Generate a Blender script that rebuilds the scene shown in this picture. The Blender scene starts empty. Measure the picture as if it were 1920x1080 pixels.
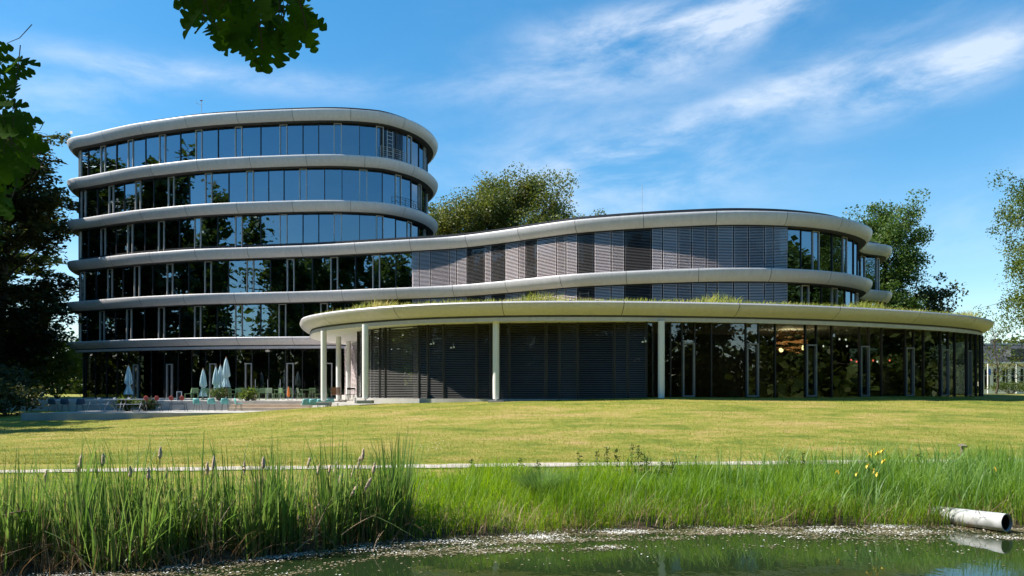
import bpy, math, random
import numpy as np
from math import radians as R, sin, cos, pi, tan, atan, sqrt, exp

random.seed(7)
rng = np.random.default_rng(7)
scene = bpy.context.scene
col = scene.collection

# ------------------------------------------------------------------ camera
FPX, HOR, EYE = 1440.0, 728.0, 2.9        # focal length and horizon row in the 1920 px photograph, eye above the water
cam_data = bpy.data.cameras.new('camera')
cam = bpy.data.objects.new('camera', cam_data)
col.objects.link(cam)
cam.location = (0, 0, EYE)
cam.rotation_euler = (R(90), 0, 0)
cam_data.sensor_width = 36.0
cam_data.lens = FPX / 1920 * 36.0
cam_data.shift_y = (HOR - 540) / 1920
cam_data.clip_start = 0.1
cam_data.clip_end = 6000
scene.camera = cam

# ------------------------------------------------------------------ light
SUN_EL, SUN_AZ = R(48), R(-90)            # azimuth from +Y, clockwise: the sun stands to the left, a little behind the building line
sun_dir = (sin(SUN_AZ) * cos(SUN_EL), cos(SUN_AZ) * cos(SUN_EL), sin(SUN_EL))
world = bpy.data.worlds.new('World')
scene.world = world
world.use_nodes = True
WN, WL = world.node_tree.nodes, world.node_tree.links
WN.clear()
def wn(t, **kw):
    n = WN.new(t)
    for k, v in kw.items(): setattr(n, k, v)
    return n
def wmath(op, a, b=None, c=None):
    n = wn('ShaderNodeMath', operation=op)
    for i, v in enumerate((a, b, c)):
        if v is None: continue
        if isinstance(v, (int, float)): n.inputs[i].default_value = v
        else: WL.new(v, n.inputs[i])
    return n.outputs[0]
sky = wn('ShaderNodeTexSky', sky_type='NISHITA')
sky.sun_disc = False
sky.sun_elevation = SUN_EL
sky.sun_rotation = SUN_AZ
sky.air_density = 1.0
sky.dust_density = 0.0
sky.ozone_density = 2.5
hsv = wn('ShaderNodeHueSaturation')
hsv.inputs['Saturation'].default_value = 1.5; hsv.inputs['Hue'].default_value = 0.494
hsv.inputs['Value'].default_value = 1.12
gam = wn('ShaderNodeGamma'); gam.inputs['Gamma'].default_value = 0.8
WL.new(sky.outputs[0], gam.inputs['Color']); WL.new(gam.outputs[0], hsv.inputs['Color'])
tc = wn('ShaderNodeTexCoord')
sep = wn('ShaderNodeSeparateXYZ')
WL.new(tc.outputs['Generated'], sep.inputs[0])
az = wmath('ARCTAN2', sep.outputs[0], sep.outputs[1])
el = wmath('ARCSINE', sep.outputs[2])
cmb = wn('ShaderNodeCombineXYZ')
WL.new(wmath('MULTIPLY', wmath('ADD', az, wmath('MULTIPLY', el, 1.2)), 3.0), cmb.inputs[0])
WL.new(wmath('MULTIPLY', wmath('SUBTRACT', el, wmath('MULTIPLY', az, 0.2)), 9.0), cmb.inputs[1])
nz = wn('ShaderNodeTexNoise'); nz.inputs['Scale'].default_value = 1.6
nz.inputs['Detail'].default_value = 9; nz.inputs['Roughness'].default_value = 0.62; nz.inputs['Distortion'].default_value = 0.25
WL.new(cmb.outputs[0], nz.inputs['Vector'])
fine = wn('ShaderNodeMapRange', interpolation_type='SMOOTHSTEP')
fine.inputs['From Min'].default_value = 0.30; fine.inputs['From Max'].default_value = 0.80
WL.new(nz.outputs[0], fine.inputs['Value'])
cmb2 = wn('ShaderNodeCombineXYZ')
WL.new(wmath('MULTIPLY', az, 1.0), cmb2.inputs[0]); WL.new(wmath('MULTIPLY', el, 3.0), cmb2.inputs[1])
nz2 = wn('ShaderNodeTexNoise'); nz2.inputs['Scale'].default_value = 1.7; nz2.inputs['Detail'].default_value = 3
WL.new(cmb2.outputs[0], nz2.inputs['Vector'])
veil = wn('ShaderNodeMapRange', interpolation_type='SMOOTHSTEP')
veil.inputs['From Min'].default_value = 0.42; veil.inputs['From Max'].default_value = 0.8; veil.inputs['To Max'].default_value = 0.2
WL.new(nz2.outputs[0], veil.inputs['Value'])
total = veil.outputs[0]
def streak(px, py, length, width, slope, amp):
    """one cirrus streak at a compass direction and height in the sky (radians)"""
    global total
    a0 = atan((px - 960) / FPX); e0 = atan((HOR - py) / FPX * cos(a0))
    L_, W_ = length / FPX, width / FPX
    th = math.atan(slope); c_, s_ = cos(th), sin(th)
    da = wmath('SUBTRACT', az, a0); de = wmath('SUBTRACT', el, e0)
    u = wmath('ADD', wmath('MULTIPLY', da, c_ / L_), wmath('MULTIPLY', de, s_ / L_))
    v = wmath('ADD', wmath('MULTIPLY', da, -s_ / W_), wmath('MULTIPLY', de, c_ / W_))
    q = wmath('ADD', wmath('MULTIPLY', u, u), wmath('MULTIPLY', v, v))
    g = wmath('MULTIPLY', wmath('EXPONENT', wmath('MULTIPLY', q, -1.0)), amp)
    total = wmath('ADD', total, g)
for s in ((1200, 62, 190, 40, .08, 1.0), (1400, 38, 130, 34, .30, .95), (1640, 150, 130, 32, .10, .75), (1830, 112, 170, 36, .25, .95), (1300, 235, 330, 30, .30, .62), (1100, 150, 240, 34, .04, .42),
          (1130, 290, 260, 80, .1, .36), (400, 142, 300, 22, .02, .45), (130, 175, 150, 36, .2, .35), (1230, 350, 240, 60, .1, .36),
          (2600, 150, 400, 60, .2, .6), (-900, 120, 420, 60, .1, .5)):
    streak(*s)
cl = wmath('MULTIPLY', total, fine.outputs[0])
clamp = wn('ShaderNodeClamp'); WL.new(cl, clamp.inputs[0]); clamp.inputs['Max'].default_value = 0.55
mixc = wn('ShaderNodeMix', data_type='RGBA')
WL.new(clamp.outputs[0], mixc.inputs['Factor'])
WL.new(hsv.outputs[0], mixc.inputs[6])
mixc.inputs[7].default_value = (5.0, 5.2, 5.5, 1)
bg = wn('ShaderNodeBackground'); bg.inputs['Strength'].default_value = 0.12
WL.new(mixc.outputs[2], bg.inputs['Color'])
wo = wn('ShaderNodeOutputWorld'); WL.new(bg.outputs[0], wo.inputs[0])

sun_data = bpy.data.lights.new('sun', 'SUN')
sun_data.energy = 4.8
sun_data.angle = R(0.53)
sun_data.color = (1.0, 0.94, 0.84)
sun = bpy.data.objects.new('sun', sun_data); col.objects.link(sun)
import mathutils
sun.rotation_euler = mathutils.Vector(sun_dir).to_track_quat('Z', 'Y').to_euler()
sun.location = (-60, 0, 60)
scene.view_settings.view_transform = 'Standard'
scene.view_settings.look = 'None'
scene.view_settings.exposure = 0.95
scene.view_settings.gamma = 1.0
scene.view_settings.use_curve_mapping = False
scene.cycles.max_bounces = 7
scene.cycles.transparent_max_bounces = 24
scene.cycles.diffuse_bounces = 3
scene.cycles.glossy_bounces = 4
scene.cycles.caustics_reflective = False
scene.cycles.caustics_refractive = False
scene.cycles.sample_clamp_indirect = 6

# ------------------------------------------------------------------ materials
def new_mat(name):
    m = bpy.data.materials.new(name); m.use_nodes = True
    m.node_tree.nodes.clear()
    return m, m.node_tree.nodes, m.node_tree.links
def surf(name, c1, c2=None, rough=0.6, scale=3.0, metal=0.0, bump=0.0, bscale=40.0, spec=0.5, detail=4, stretch=(1, 1, 1)):
    """principled surface whose colour wanders between c1 and c2"""
    m, N, L = new_mat(name)
    out = N.new('ShaderNodeOutputMaterial'); p = N.new('ShaderNodeBsdfPrincipled')
    L.new(p.outputs[0], out.inputs[0])
    p.inputs['Roughness'].default_value = rough; p.inputs['Metallic'].default_value = metal
    p.inputs['Specular IOR Level'].default_value = spec
    t = N.new('ShaderNodeTexCoord'); mp = N.new('ShaderNodeMapping'); mp.inputs['Scale'].default_value = stretch
    g = N.new('ShaderNodeNewGeometry')
    L.new(g.outputs['Position'], mp.inputs['Vector'])
    if c2 is None: p.inputs['Base Color'].default_value = (*c1, 1)
    else:
        n = N.new('ShaderNodeTexNoise'); n.inputs['Scale'].default_value = scale; n.inputs['Detail'].default_value = detail
        L.new(mp.outputs[0], n.inputs['Vector'])
        r = N.new('ShaderNodeValToRGB'); r.color_ramp.elements[0].position = 0.3; r.color_ramp.elements[1].position = 0.7
        r.color_ramp.elements[0].color = (*c1, 1); r.color_ramp.elements[1].color = (*c2, 1)
        L.new(n.outputs[0], r.inputs[0]); L.new(r.outputs[0], p.inputs['Base Color'])
    if bump:
        n2 = N.new('ShaderNodeTexNoise'); n2.inputs['Scale'].default_value = bscale; n2.inputs['Detail'].default_value = 5
        L.new(mp.outputs[0], n2.inputs['Vector'])
        b = N.new('ShaderNodeBump'); b.inputs['Strength'].default_value = bump; b.inputs['Distance'].default_value = 0.05
        L.new(n2.outputs[0], b.inputs['Height']); L.new(b.outputs[0], p.inputs['Normal'])
    return m
def leafy(name, ca, cb, cc, trans=0.35, rough=0.5, pos_scale=0.25, spec=.35):
    """leaf: per-leaf colour from ca..cc, patches from cb, light coming through"""
    m, N, L = new_mat(name)
    out = N.new('ShaderNodeOutputMaterial')
    g = N.new('ShaderNodeNewGeometry')
    r = N.new('ShaderNodeValToRGB')
    r.color_ramp.elements[0].color = (*ca, 1); r.color_ramp.elements[1].color = (*cc, 1)
    e = r.color_ramp.elements.new(0.5); e.color = (*cb, 1)
    n = N.new('ShaderNodeTexNoise'); n.inputs['Scale'].default_value = pos_scale; n.inputs['Detail'].default_value = 3
    L.new(g.outputs['Position'], n.inputs['Vector'])
    mm = N.new('ShaderNodeMath'); mm.operation = 'MULTIPLY_ADD'; mm.inputs[1].default_value = 0.55
    L.new(g.outputs['Random Per Island'], mm.inputs[0])
    m2 = N.new('ShaderNodeMath'); m2.operation = 'MULTIPLY_ADD'; m2.inputs[1].default_value = 1.3; m2.inputs[2].default_value = -0.42
    L.new(n.outputs[0], m2.inputs[0]); L.new(m2.outputs[0], mm.inputs[2])
    L.new(mm.outputs[0], r.inputs[0])
    p = N.new('ShaderNodeBsdfPrincipled'); p.inputs['Roughness'].default_value = rough
    p.inputs['Specular IOR Level'].default_value = spec
    L.new(r.outputs[0], p.inputs['Base Color'])
    t = N.new('ShaderNodeBsdfTranslucent')
    h = N.new('ShaderNodeHueSaturation'); h.inputs['Saturation'].default_value = 1.15; h.inputs['Value'].default_value = 1.5; h.inputs['Hue'].default_value = 0.485
    L.new(r.outputs[0], h.inputs['Color']); L.new(h.outputs[0], t.inputs[0])
    mx = N.new('ShaderNodeMixShader'); mx.inputs[0].default_value = trans
    L.new(p.outputs[0], mx.inputs[1]); L.new(t.outputs[0], mx.inputs[2]); L.new(mx.outputs[0], out.inputs[0])
    return m
def glass_mat(name, tint, ior, refl=(.9, .95, 1)):
    m, N, L = new_mat(name)
    out = N.new('ShaderNodeOutputMaterial')
    f = N.new('ShaderNodeFresnel'); f.inputs['IOR'].default_value = ior
    gl = N.new('ShaderNodeBsdfGlossy'); gl.inputs['Roughness'].default_value = 0.0; gl.inputs['Color'].default_value = (*refl, 1)
    geo = N.new('ShaderNodeNewGeometry')
    n = N.new('ShaderNodeTexNoise'); n.inputs['Scale'].default_value = 0.55; n.inputs['Detail'].default_value = 1
    L.new(geo.outputs['Position'], n.inputs['Vector'])
    b = N.new('ShaderNodeBump'); b.inputs['Strength'].default_value = 0.12; b.inputs['Distance'].default_value = 0.05
    L.new(n.outputs[0], b.inputs['Height']); L.new(b.outputs[0], gl.inputs['Normal'])
    tr = N.new('ShaderNodeBsdfTransparent'); tr.inputs[0].default_value = (*tint, 1)
    mx = N.new('ShaderNodeMixShader')
    L.new(f.outputs[0], mx.inputs[0]); L.new(tr.outputs[0], mx.inputs[1]); L.new(gl.outputs[0], mx.inputs[2]); L.new(mx.outputs[0], out.inputs[0])
    return m
M = {}
def clad_mat(name, c, rough):
    m = surf(name, tuple(x * .96 for x in c), c, rough=rough, scale=.6, bump=.03, bscale=2.5)
    N, L = m.node_tree.nodes, m.node_tree.links
    p = next(n for n in N if n.type == 'BSDF_PRINCIPLED'); old = p.inputs['Base Color'].links[0].from_socket
    oi = N.new('ShaderNodeObjectInfo'); g = N.new('ShaderNodeNewGeometry'); mp = N.new('ShaderNodeMapping'); mp.inputs['Scale'].default_value = (3.2, 3.2, .35)
    L.new(g.outputs['Position'], mp.inputs[0])
    n = N.new('ShaderNodeTexNoise'); n.inputs['Scale'].default_value = 1.6; n.inputs['Detail'].default_value = 5; n.inputs['Roughness'].default_value = .7; L.new(mp.outputs[0], n.inputs['Vector'])
    r = N.new('ShaderNodeMapRange'); r.inputs['From Min'].default_value = .35; r.inputs['From Max'].default_value = .7; r.inputs['To Min'].default_value = 1.0; r.inputs['To Max'].default_value = .86; L.new(n.outputs[0], r.inputs['Value'])
    q = N.new('ShaderNodeMapRange'); q.inputs['To Min'].default_value = .94; q.inputs['To Max'].default_value = 1.04; L.new(oi.outputs['Random'], q.inputs['Value'])
    mu = N.new('ShaderNodeMath'); mu.operation = 'MULTIPLY'; L.new(r.outputs[0], mu.inputs[0]); L.new(q.outputs[0], mu.inputs[1])
    h = N.new('ShaderNodeHueSaturation'); L.new(old, h.inputs['Color']); L.new(mu.outputs[0], h.inputs['Value']); L.new(h.outputs[0], p.inputs['Base Color'])
    return m
M['clad'] = clad_mat('rim_metal', (.60, .59, .60), .42)
M['clad_pav'] = clad_mat('canopy_metal', (.65, .62, .64), .45)
M['white'] = surf('white_plaster', (.76, .75, .72), (.80, .79, .76), rough=.7, scale=1.5)
M['column'] = surf('column_paint', (.78, .77, .75), (.82, .81, .79), rough=.5, scale=4)
M['dark'] = surf('dark_metal', (.018, .018, .02), (.026, .026, .028), rough=.45, scale=5)
M['roofdark'] = surf('roof_membrane', (.05, .05, .05), (.08, .08, .08), rough=.8, scale=2)
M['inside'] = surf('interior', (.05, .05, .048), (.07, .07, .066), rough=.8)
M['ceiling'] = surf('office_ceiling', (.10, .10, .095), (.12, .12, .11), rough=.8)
M['frame'] = surf('anodised_frame', (.42, .41, .39), (.48, .47, .45), rough=.4, scale=6, metal=.3)
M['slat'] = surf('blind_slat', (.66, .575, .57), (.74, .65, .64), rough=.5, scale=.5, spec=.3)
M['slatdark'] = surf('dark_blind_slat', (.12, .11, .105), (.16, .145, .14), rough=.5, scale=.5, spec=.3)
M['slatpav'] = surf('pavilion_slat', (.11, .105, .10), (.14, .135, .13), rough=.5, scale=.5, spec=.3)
M['glass'] = glass_mat('coated_glass', (.20, .22, .22), 3.3, (.60, .82, 1.0))
M['glass2'] = glass_mat('clear_glass', (.16, .19, .17), 2.1)
M['glass3'] = glass_mat('shaded_glass', (.10, .11, .11), 1.5)
M['concrete'] = surf('concrete', (.36, .345, .32), (.46, .445, .415), rough=.85, scale=1.2, bump=.15, bscale=14)
M['step'] = surf('step_stone', (.48, .38, .28), (.58, .47, .36), rough=.8, scale=1.6, bump=.1, bscale=14)
M['path'] = surf('path_gravel', (.36, .31, .26), (.52, .455, .39), rough=.95, scale=5, bump=.4, bscale=30)
M['bark'] = surf('bark', (.055, .042, .03), (.10, .08, .06), rough=.95, scale=4, bump=.6, bscale=10, stretch=(1, 1, .3))
M['wood'] = surf('weathered_wood', (.16, .12, .09), (.25, .20, .16), rough=.9, scale=9)

# ------------------------------------------------------------------ helpers
def mesh(name, verts, faces, smooth=False):
    me = bpy.data.meshes.new(name)
    me.from_pydata([tuple(v) for v in verts], [], [tuple(f) for f in faces])
    if smooth: me.polygons.foreach_set('use_smooth', [True] * len(me.polygons))
    me.update()
    if smooth: me.set_sharp_from_angle(angle=R(38))
    return me
def fast_mesh(name, V, Q, smooth=False):
    """V (n,3) floats, Q (m,k) ints, all faces the same size"""
    V = np.asarray(V, np.float32); Q = np.asarray(Q, np.int32)
    me = bpy.data.meshes.new(name)
    me.vertices.add(len(V)); me.vertices.foreach_set('co', V.ravel())
    k = Q.shape[1]
    me.loops.add(Q.size); me.loops.foreach_set('vertex_index', Q.ravel())
    me.polygons.add(len(Q))
    me.polygons.foreach_set('loop_start', np.arange(0, Q.size, k, dtype=np.int32))
    me.polygons.foreach_set('loop_total', np.full(len(Q), k, np.int32))
    if smooth: me.polygons.foreach_set('use_smooth', np.ones(len(Q), bool))
    me.update(calc_edges=True)
    return me
def obj(name, me, mat=None, parent=None, loc=(0, 0, 0), rot=(0, 0, 0), scale=(1, 1, 1)):
    o = bpy.data.objects.new(name, me); col.objects.link(o)
    if mat is not None and me is not None and len(me.materials) == 0: me.materials.append(mat)
    o.location = loc; o.rotation_euler = rot; o.scale = scale
    if parent is not None: o.parent = parent
    return o
def tag(o, label=None, cat=None, group=None, kind=None):
    if label: o['label'] = label
    if cat: o['category'] = cat
    if group: o['group'] = group
    if kind: o['kind'] = kind
    return o
def thing(name, label, cat, loc=(0, 0, 0), rz=0, group=None):
    o = bpy.data.objects.new(name, None); col.objects.link(o)
    o.location = loc; o.rotation_euler = (0, 0, rz); o.empty_display_size = 0.3
    return tag(o, label, cat, group)
def copy_tree(o, parent=None):
    c = o.copy(); col.objects.link(c); c.parent = parent
    for ch in list(o.children): copy_tree(ch, c)
    return c
class MB:
    """collects simple shapes into one mesh"""
    def __init__(s): s.v = []; s.f = []
    def add(s, v, f):
        b = len(s.v); s.v += [tuple(x) for x in v]; s.f += [tuple(i + b for i in q) for q in f]; return s
    def box(s, c, d, rz=0, rx=0):
        hx, hy, hz = d[0] / 2, d[1] / 2, d[2] / 2
        v = []
        for x in (-hx, hx):
            for y in (-hy, hy):
                for z in (-hz, hz):
                    y2, z2 = y * cos(rx) - z * sin(rx), y * sin(rx) + z * cos(rx)
                    v.append((c[0] + x * cos(rz) - y2 * sin(rz), c[1] + x * sin(rz) + y2 * cos(rz), c[2] + z2))
        return s.add(v, [(0, 1, 3, 2), (4, 6, 7, 5), (0, 4, 5, 1), (2, 3, 7, 6), (0, 2, 6, 4), (1, 5, 7, 3)])
    def tube(s, pts, rad, n=8, cap=True):
        pts = [np.array(p, float) for p in pts]
        if isinstance(rad, (int, float)): rad = [rad] * len(pts)
        rings = []; up = None
        for i, p in enumerate(pts):
            t = pts[min(i + 1, len(pts) - 1)] - pts[max(i - 1, 0)]
            t = t / (np.linalg.norm(t) + 1e-9)
            if up is None: up = np.array((0, 0, 1.0)) if abs(t[2]) < .9 else np.array((1.0, 0, 0))
            a = np.cross(t, up); a /= np.linalg.norm(a) + 1e-9; b = np.cross(t, a)
            rings.append([p + rad[i] * (a * cos(2 * pi * k / n) + b * sin(2 * pi * k / n)) for k in range(n)])
        v = [x for r in rings for x in r]; f = []
        for i in range(len(pts) - 1):
            for k in range(n):
                k2 = (k + 1) % n
                f.append((i * n + k, i * n + k2, (i + 1) * n + k2, (i + 1) * n + k))
        if cap: f += [tuple(range(n - 1, -1, -1)), tuple((len(pts) - 1) * n + k for k in range(n))]
        return s.add(v, f)
    def lathe(s, prof, n=16, c=(0, 0, 0)):
        v = [(c[0] + r * cos(2 * pi * k / n), c[1] + r * sin(2 * pi * k / n), c[2] + z) for r, z in prof for k in range(n)]
        f = []
        for i in range(len(prof) - 1):
            for k in range(n):
                k2 = (k + 1) % n
                f.append((i * n + k, i * n + k2, (i + 1) * n + k2, (i + 1) * n + k))
        f += [tuple(range(n - 1, -1, -1)), tuple((len(prof) - 1) * n + k for k in range(n))]
        return s.add(v, f)
    def mesh(s, name, smooth=False): return mesh(name, s.v, s.f, smooth)
    def build(s, name, mat, parent=None, smooth=False, loc=(0, 0, 0), rot=(0, 0, 0)):
        return obj(name, s.mesh(name, smooth), mat, parent, loc, rot)
def at_z(px, py, z):
    """point at height z seen at a pixel"""
    Y = (z - EYE) * FPX / (HOR - py)
    return ((px - 960) / FPX * Y, Y, z)
def at_y(px, py, Y):
    return ((px - 960) / FPX * Y, Y, EYE + (HOR - py) / FPX * Y)

class Loop:
    """closed plan curve, front running left to right, inside on the left of travel"""
    def __init__(s, pts, n=2400, smooth=6, d=None):
        if d is None:
            P = np.array(pts, float); K = len(P); out = []
            for i in range(K):
                p0, p1, p2, p3 = P[i - 1], P[i], P[(i + 1) % K], P[(i + 2) % K]
                t0 = 0; t1 = t0 + np.linalg.norm(p1 - p0) ** .5; t2 = t1 + np.linalg.norm(p2 - p1) ** .5; t3 = t2 + np.linalg.norm(p3 - p2) ** .5
                for t in np.linspace(t1, t2, 40, endpoint=False):
                    A1 = (t1 - t) / (t1 - t0) * p0 + (t - t0) / (t1 - t0) * p1
                    A2 = (t2 - t) / (t2 - t1) * p1 + (t - t1) / (t2 - t1) * p2
                    A3 = (t3 - t) / (t3 - t2) * p2 + (t - t2) / (t3 - t2) * p3
                    B1 = (t2 - t) / (t2 - t0) * A1 + (t - t0) / (t2 - t0) * A2
                    B2 = (t3 - t) / (t3 - t1) * A2 + (t - t1) / (t3 - t1) * A3
                    out.append((t2 - t) / (t2 - t1) * B1 + (t - t1) / (t2 - t1) * B2)
            D = s.resample(np.array(out), n)
            w = int(smooth * n / 2400)
            if w:
                ker = np.hanning(2 * w + 3); ker /= ker.sum()
                for a in range(2):
                    x = np.concatenate([D[-w - 1:, a], D[:, a], D[:w + 1, a]]); D[:, a] = np.convolve(x, ker, 'valid')
        else: D = d
        s.D = s.resample(D, n)
        t = np.roll(s.D, -1, 0) - np.roll(s.D, 1, 0)
        s.T = t / np.linalg.norm(t, axis=1)[:, None]
        s.Nn = np.stack([-s.T[:, 1], s.T[:, 0]], 1)
        seg = np.linalg.norm(np.roll(s.D, -1, 0) - s.D, axis=1)
        s.S = np.concatenate([[0], np.cumsum(seg)]); s.len = s.S[-1]
    @staticmethod
    def resample(D, n):
        E = np.vstack([D, D[:1]]); l = np.concatenate([[0], np.cumsum(np.linalg.norm(np.diff(E, axis=0), axis=1))])
        q = np.linspace(0, l[-1], n, endpoint=False)
        return np.stack([np.interp(q, l, E[:, 0]), np.interp(q, l, E[:, 1])], 1)
    def at(s, u, d=0.0):
        u = u % s.len; i = u / s.len * len(s.D); a = int(i) % len(s.D); b = (a + 1) % len(s.D); f = i - int(i)
        n = s.Nn[a] * (1 - f) + s.Nn[b] * f
        return s.D[a] * (1 - f) + s.D[b] * f + n * d
    def normal(s, u):
        return s.Nn[int((u % s.len) / s.len * len(s.D)) % len(s.D)]
    def inset(s, d): return Loop(None, len(s.D), d=s.D + s.Nn * d)
    def s_px(s, px, d=0.0):
        """arc position where the camera-facing side crosses the pixel column"""
        P = s.D + s.Nn * d; x = 960 + FPX * P[:, 0] / P[:, 1]
        best = None
        for i in range(len(P)):
            j = (i + 1) % len(P)
            if (x[i] - px) * (x[j] - px) <= 0 and x[j] > x[i]:
                if best is None or P[i, 1] < P[best, 1]: best = i
        if best is None: best = int(np.argmin(np.abs(x - px) + 1e3 * (np.roll(x, -1) < x)))
        return best / len(P) * s.len
    def facing(s, u):
        p = s.at(u); n = s.normal(u)
        return -(n @ (-p)) / np.linalg.norm(p)      # > 0: outside faces the camera
def sweep(loop, prof, u0, u1, step=0.5, end_caps=False):
    n = max(2, int(math.ceil((u1 - u0) / step)) + 1)
    V = []; F = []; k = len(prof)
    for i in range(n):
        u = u0 + (u1 - u0) * i / (n - 1)
        for d, z in prof:
            p = loop.at(u, d); V.append((p[0], p[1], z))
    for i in range(n - 1):
        for j in range(k - 1):
            a = i * k + j
            F.append((a, a + 1, a + k + 1, a + k))
    if end_caps: F += [tuple(range(k)), tuple(reversed([(n - 1) * k + j for j in range(k)]))]
    return V, F
def slab(loop, d, z0, z1, n=220):
    L_ = loop.inset(d) if d else loop
    P = [L_.at(i / n * L_.len) for i in range(n)]
    V = [(p[0], p[1], z0) for p in P] + [(p[0], p[1], z1) for p in P]
    F = [tuple(range(n - 1, -1, -1)), tuple(range(n, 2 * n))]
    F += [(i, (i + 1) % n, n + (i + 1) % n, n + i) for i in range(n)]
    return V, F

# ------------------------------------------------------------------ plan curves of the building
PITCH = 3.58
ZB = [EYE + 21.46 - PITCH * k for k in range(6)]     # middle of each rim, roof first
T_FRONT = [(-38.9, 67.3), (-36.6, 66.1), (-31.8, 63.7), (-28.6, 62.5), (-25.2, 61.4), (-20.2, 60.5)]
T_END = [(-14.0, 60.0), (-11.4, 60.4), (-10.0, 60.9), (-8.6, 62.2), (-7.6, 63.7), (-6.85, 66.0), (-6.7, 69.5), (-8.6, 74.5), (-13.5, 79), (-22, 81)]
T_BACK = [(-32, 79.5), (-38.6, 74.8), (-40.2, 71.6), (-39.9, 69.2)]
TOWER = Loop(T_FRONT + T_END + T_BACK)
WING = Loop(T_FRONT + [(-15, 59.5), (-10.5, 58.2), (-8.4, 57.6), (-4.3, 56.3), (-1.1, 54.4), (1.5, 52.5), (4.05, 50.8), (7.0, 49.6), (10.2, 48.7), (13.9, 48.1), (17.8, 48.5), (21.2, 49.9), (23.9, 52.1), (25.3, 53.9),
            (26.1, 56.0), (26.6, 57.8), (27.8, 58.9), (29.4, 59.8), (30.3, 61.2), (30.9, 64), (29, 70), (20, 74), (8, 75), (-2, 75), (-9, 76.5), (-13.5, 79), (-22, 81)] + T_BACK, n=3600)
PAV = Loop([(-12.75, 46.2), (-11.6, 43.2), (-8.9, 39.9), (-4.9, 37.1), (-0.75, 35.8), (3, 35.5), (7, 35.8), (13.9, 37.2), (20.4, 39.8), (25.6, 42.9), (29.1, 46.4), (31.2, 51), (31, 57), (27, 63), (20, 67), (8, 69), (-4, 67), (-10.5, 60.5), (-13.1, 55), (-13.6, 50)], n=3000)
PWALL = Loop([(-9.2, 47), (-8.62, 43.1), (-7.6, 41.3), (-4.3, 38.6), (-0.8, 37.6), (3, 37.1), (7.2, 36.95), (13.8, 38.15), (20.1, 40.8), (25.0, 43.6), (28.4, 46.4), (30.1, 51), (29.8, 56.5), (26, 62), (19.5, 66), (8, 68), (-3, 67), (-10, 63.5), (-13, 61), (-12.2, 57), (-10.5, 52)], n=3000, smooth=3)

# ------------------------------------------------------------------ office building
OB = thing('office_building', 'five storey office tower with curved grey rims and a lower winding wing', 'building', (-14, 62, 2.07))
OFF = (14, -62, -2.07)
RIM = [(.62, .41), (.03, .41), (0, .36), (.003, .28), (.025, .15), (.075, 0), (.15, -.14), (.26, -.27), (.42, -.38)]
def rim(loop, zc, name, prof, parent, off, mat, panel=4.5, u_start=0.0, core_d=.42, zr=(-.385, .38)):
    V, F = slab(loop, core_d, zc + zr[0], zc + zr[1])
    core = obj(name, mesh(name, V, F), M['roofdark'], parent, off)
    n = int(round(loop.len / panel)); w = loop.len / n; rv = MB()
    for i in range(n):
        u0, u1 = u_start + i * w + .014, u_start + (i + 1) * w - .014
        V, F = sweep(loop, [(d, zc + z) for d, z in prof], u0, u1)
        if max(loop.facing(u0), loop.facing(u1), loop.facing((u0 + u1) / 2)) > -.12:
            obj('cladding_panel', mesh('cladding_panel', V, F, True), mat, core)
        else: rv.add(V, F)
    r = rv.build('rear_cladding', mat, core, True); tag(r, kind='stuff')
    return core
rims = []
for k in range(6):
    lp = TOWER if k in (0, 1, 2, 5) else WING
    if k < 5: rims.append(rim(lp, ZB[k], 'rim', RIM, OB, OFF, M['clad'], u_start=1.1 * (k % 2)))
LIP = [(.5, .0), (.04, .0), (.0, -.07), (.02, -.13), (.08, -.25), (.20, -.38), (.40, -.52), (.60, -.605)]
FASC = [(.70, -.615), (.605, -.615), (.605, -.88), (1.2, -.88)]
Z6 = EYE + 4.05
rims.append(rim(TOWER, Z6, 'rim', LIP, OB, OFF, M['clad_pav'], core_d=.6, zr=(-.70, -.03)))
V, F = sweep(TOWER, [(d, Z6 + z) for d, z in FASC], 0, TOWER.len)
obj('fascia_strip', mesh('fascia_strip', V, F), M['clad_pav'], rims[-1])
V, F = slab(TOWER, 1.0, Z6 - .87, Z6 - .72); obj('soffit', mesh('soffit', V, F), M['white'], rims[-1])
# low parapet upstands set back on the roofs
for lp, z, d in ((TOWER, ZB[0] + .44, .75), (WING, ZB[3] + .44, .9)):
    n = 200; li = lp.inset(d); li2 = lp.inset(d + .18)
    V, F = sweep(li, [(0, z - .05), (0, z + .34), (.2, z + .34), (.2, z - .05)], 0, li.len - .01, .6)
    obj('roof_upstand', mesh('roof_upstand', V, F), M['dark'], OB, OFF)

BD = 0.54                                  # outside blinds hang in front of the glass
GD = 0.98                                  # glass line behind the rim edge
HW = PITCH - .84                          # glass height
pane_me = mesh('window_pane', [(-.5, 0, 0), (.5, 0, 0), (.5, 0, 1), (-.5, 0, 1)], [(0, 1, 2, 3)])
pane2_me = pane_me.copy()
mull_me = MB().box((0, 0, HW / 2), (.05, .14, HW)).mesh('mullion')
FW = 0.62
def frame_mesh(w, h, t, dep, name='window_frame'):
    b = MB()
    b.box((-w / 2 + t / 2, 0, h / 2), (t, dep, h)).box((w / 2 - t / 2, 0, h / 2), (t, dep, h))
    b.box((0, 0, t / 2), (w - 2 * t, dep * .96, t)).box((0, 0, h - t / 2), (w - 2 * t, dep * .96, t))
    return b.mesh(name)
frame_me = frame_mesh(FW, HW, .062, .16)
def wall_pos(loop, d, u0, u1):
    a, b = loop.at(u0, d), loop.at(u1, d)
    return (a + b) / 2, math.atan2(b[1] - a[1], b[0] - a[0]), np.linalg.norm(b - a)
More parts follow.
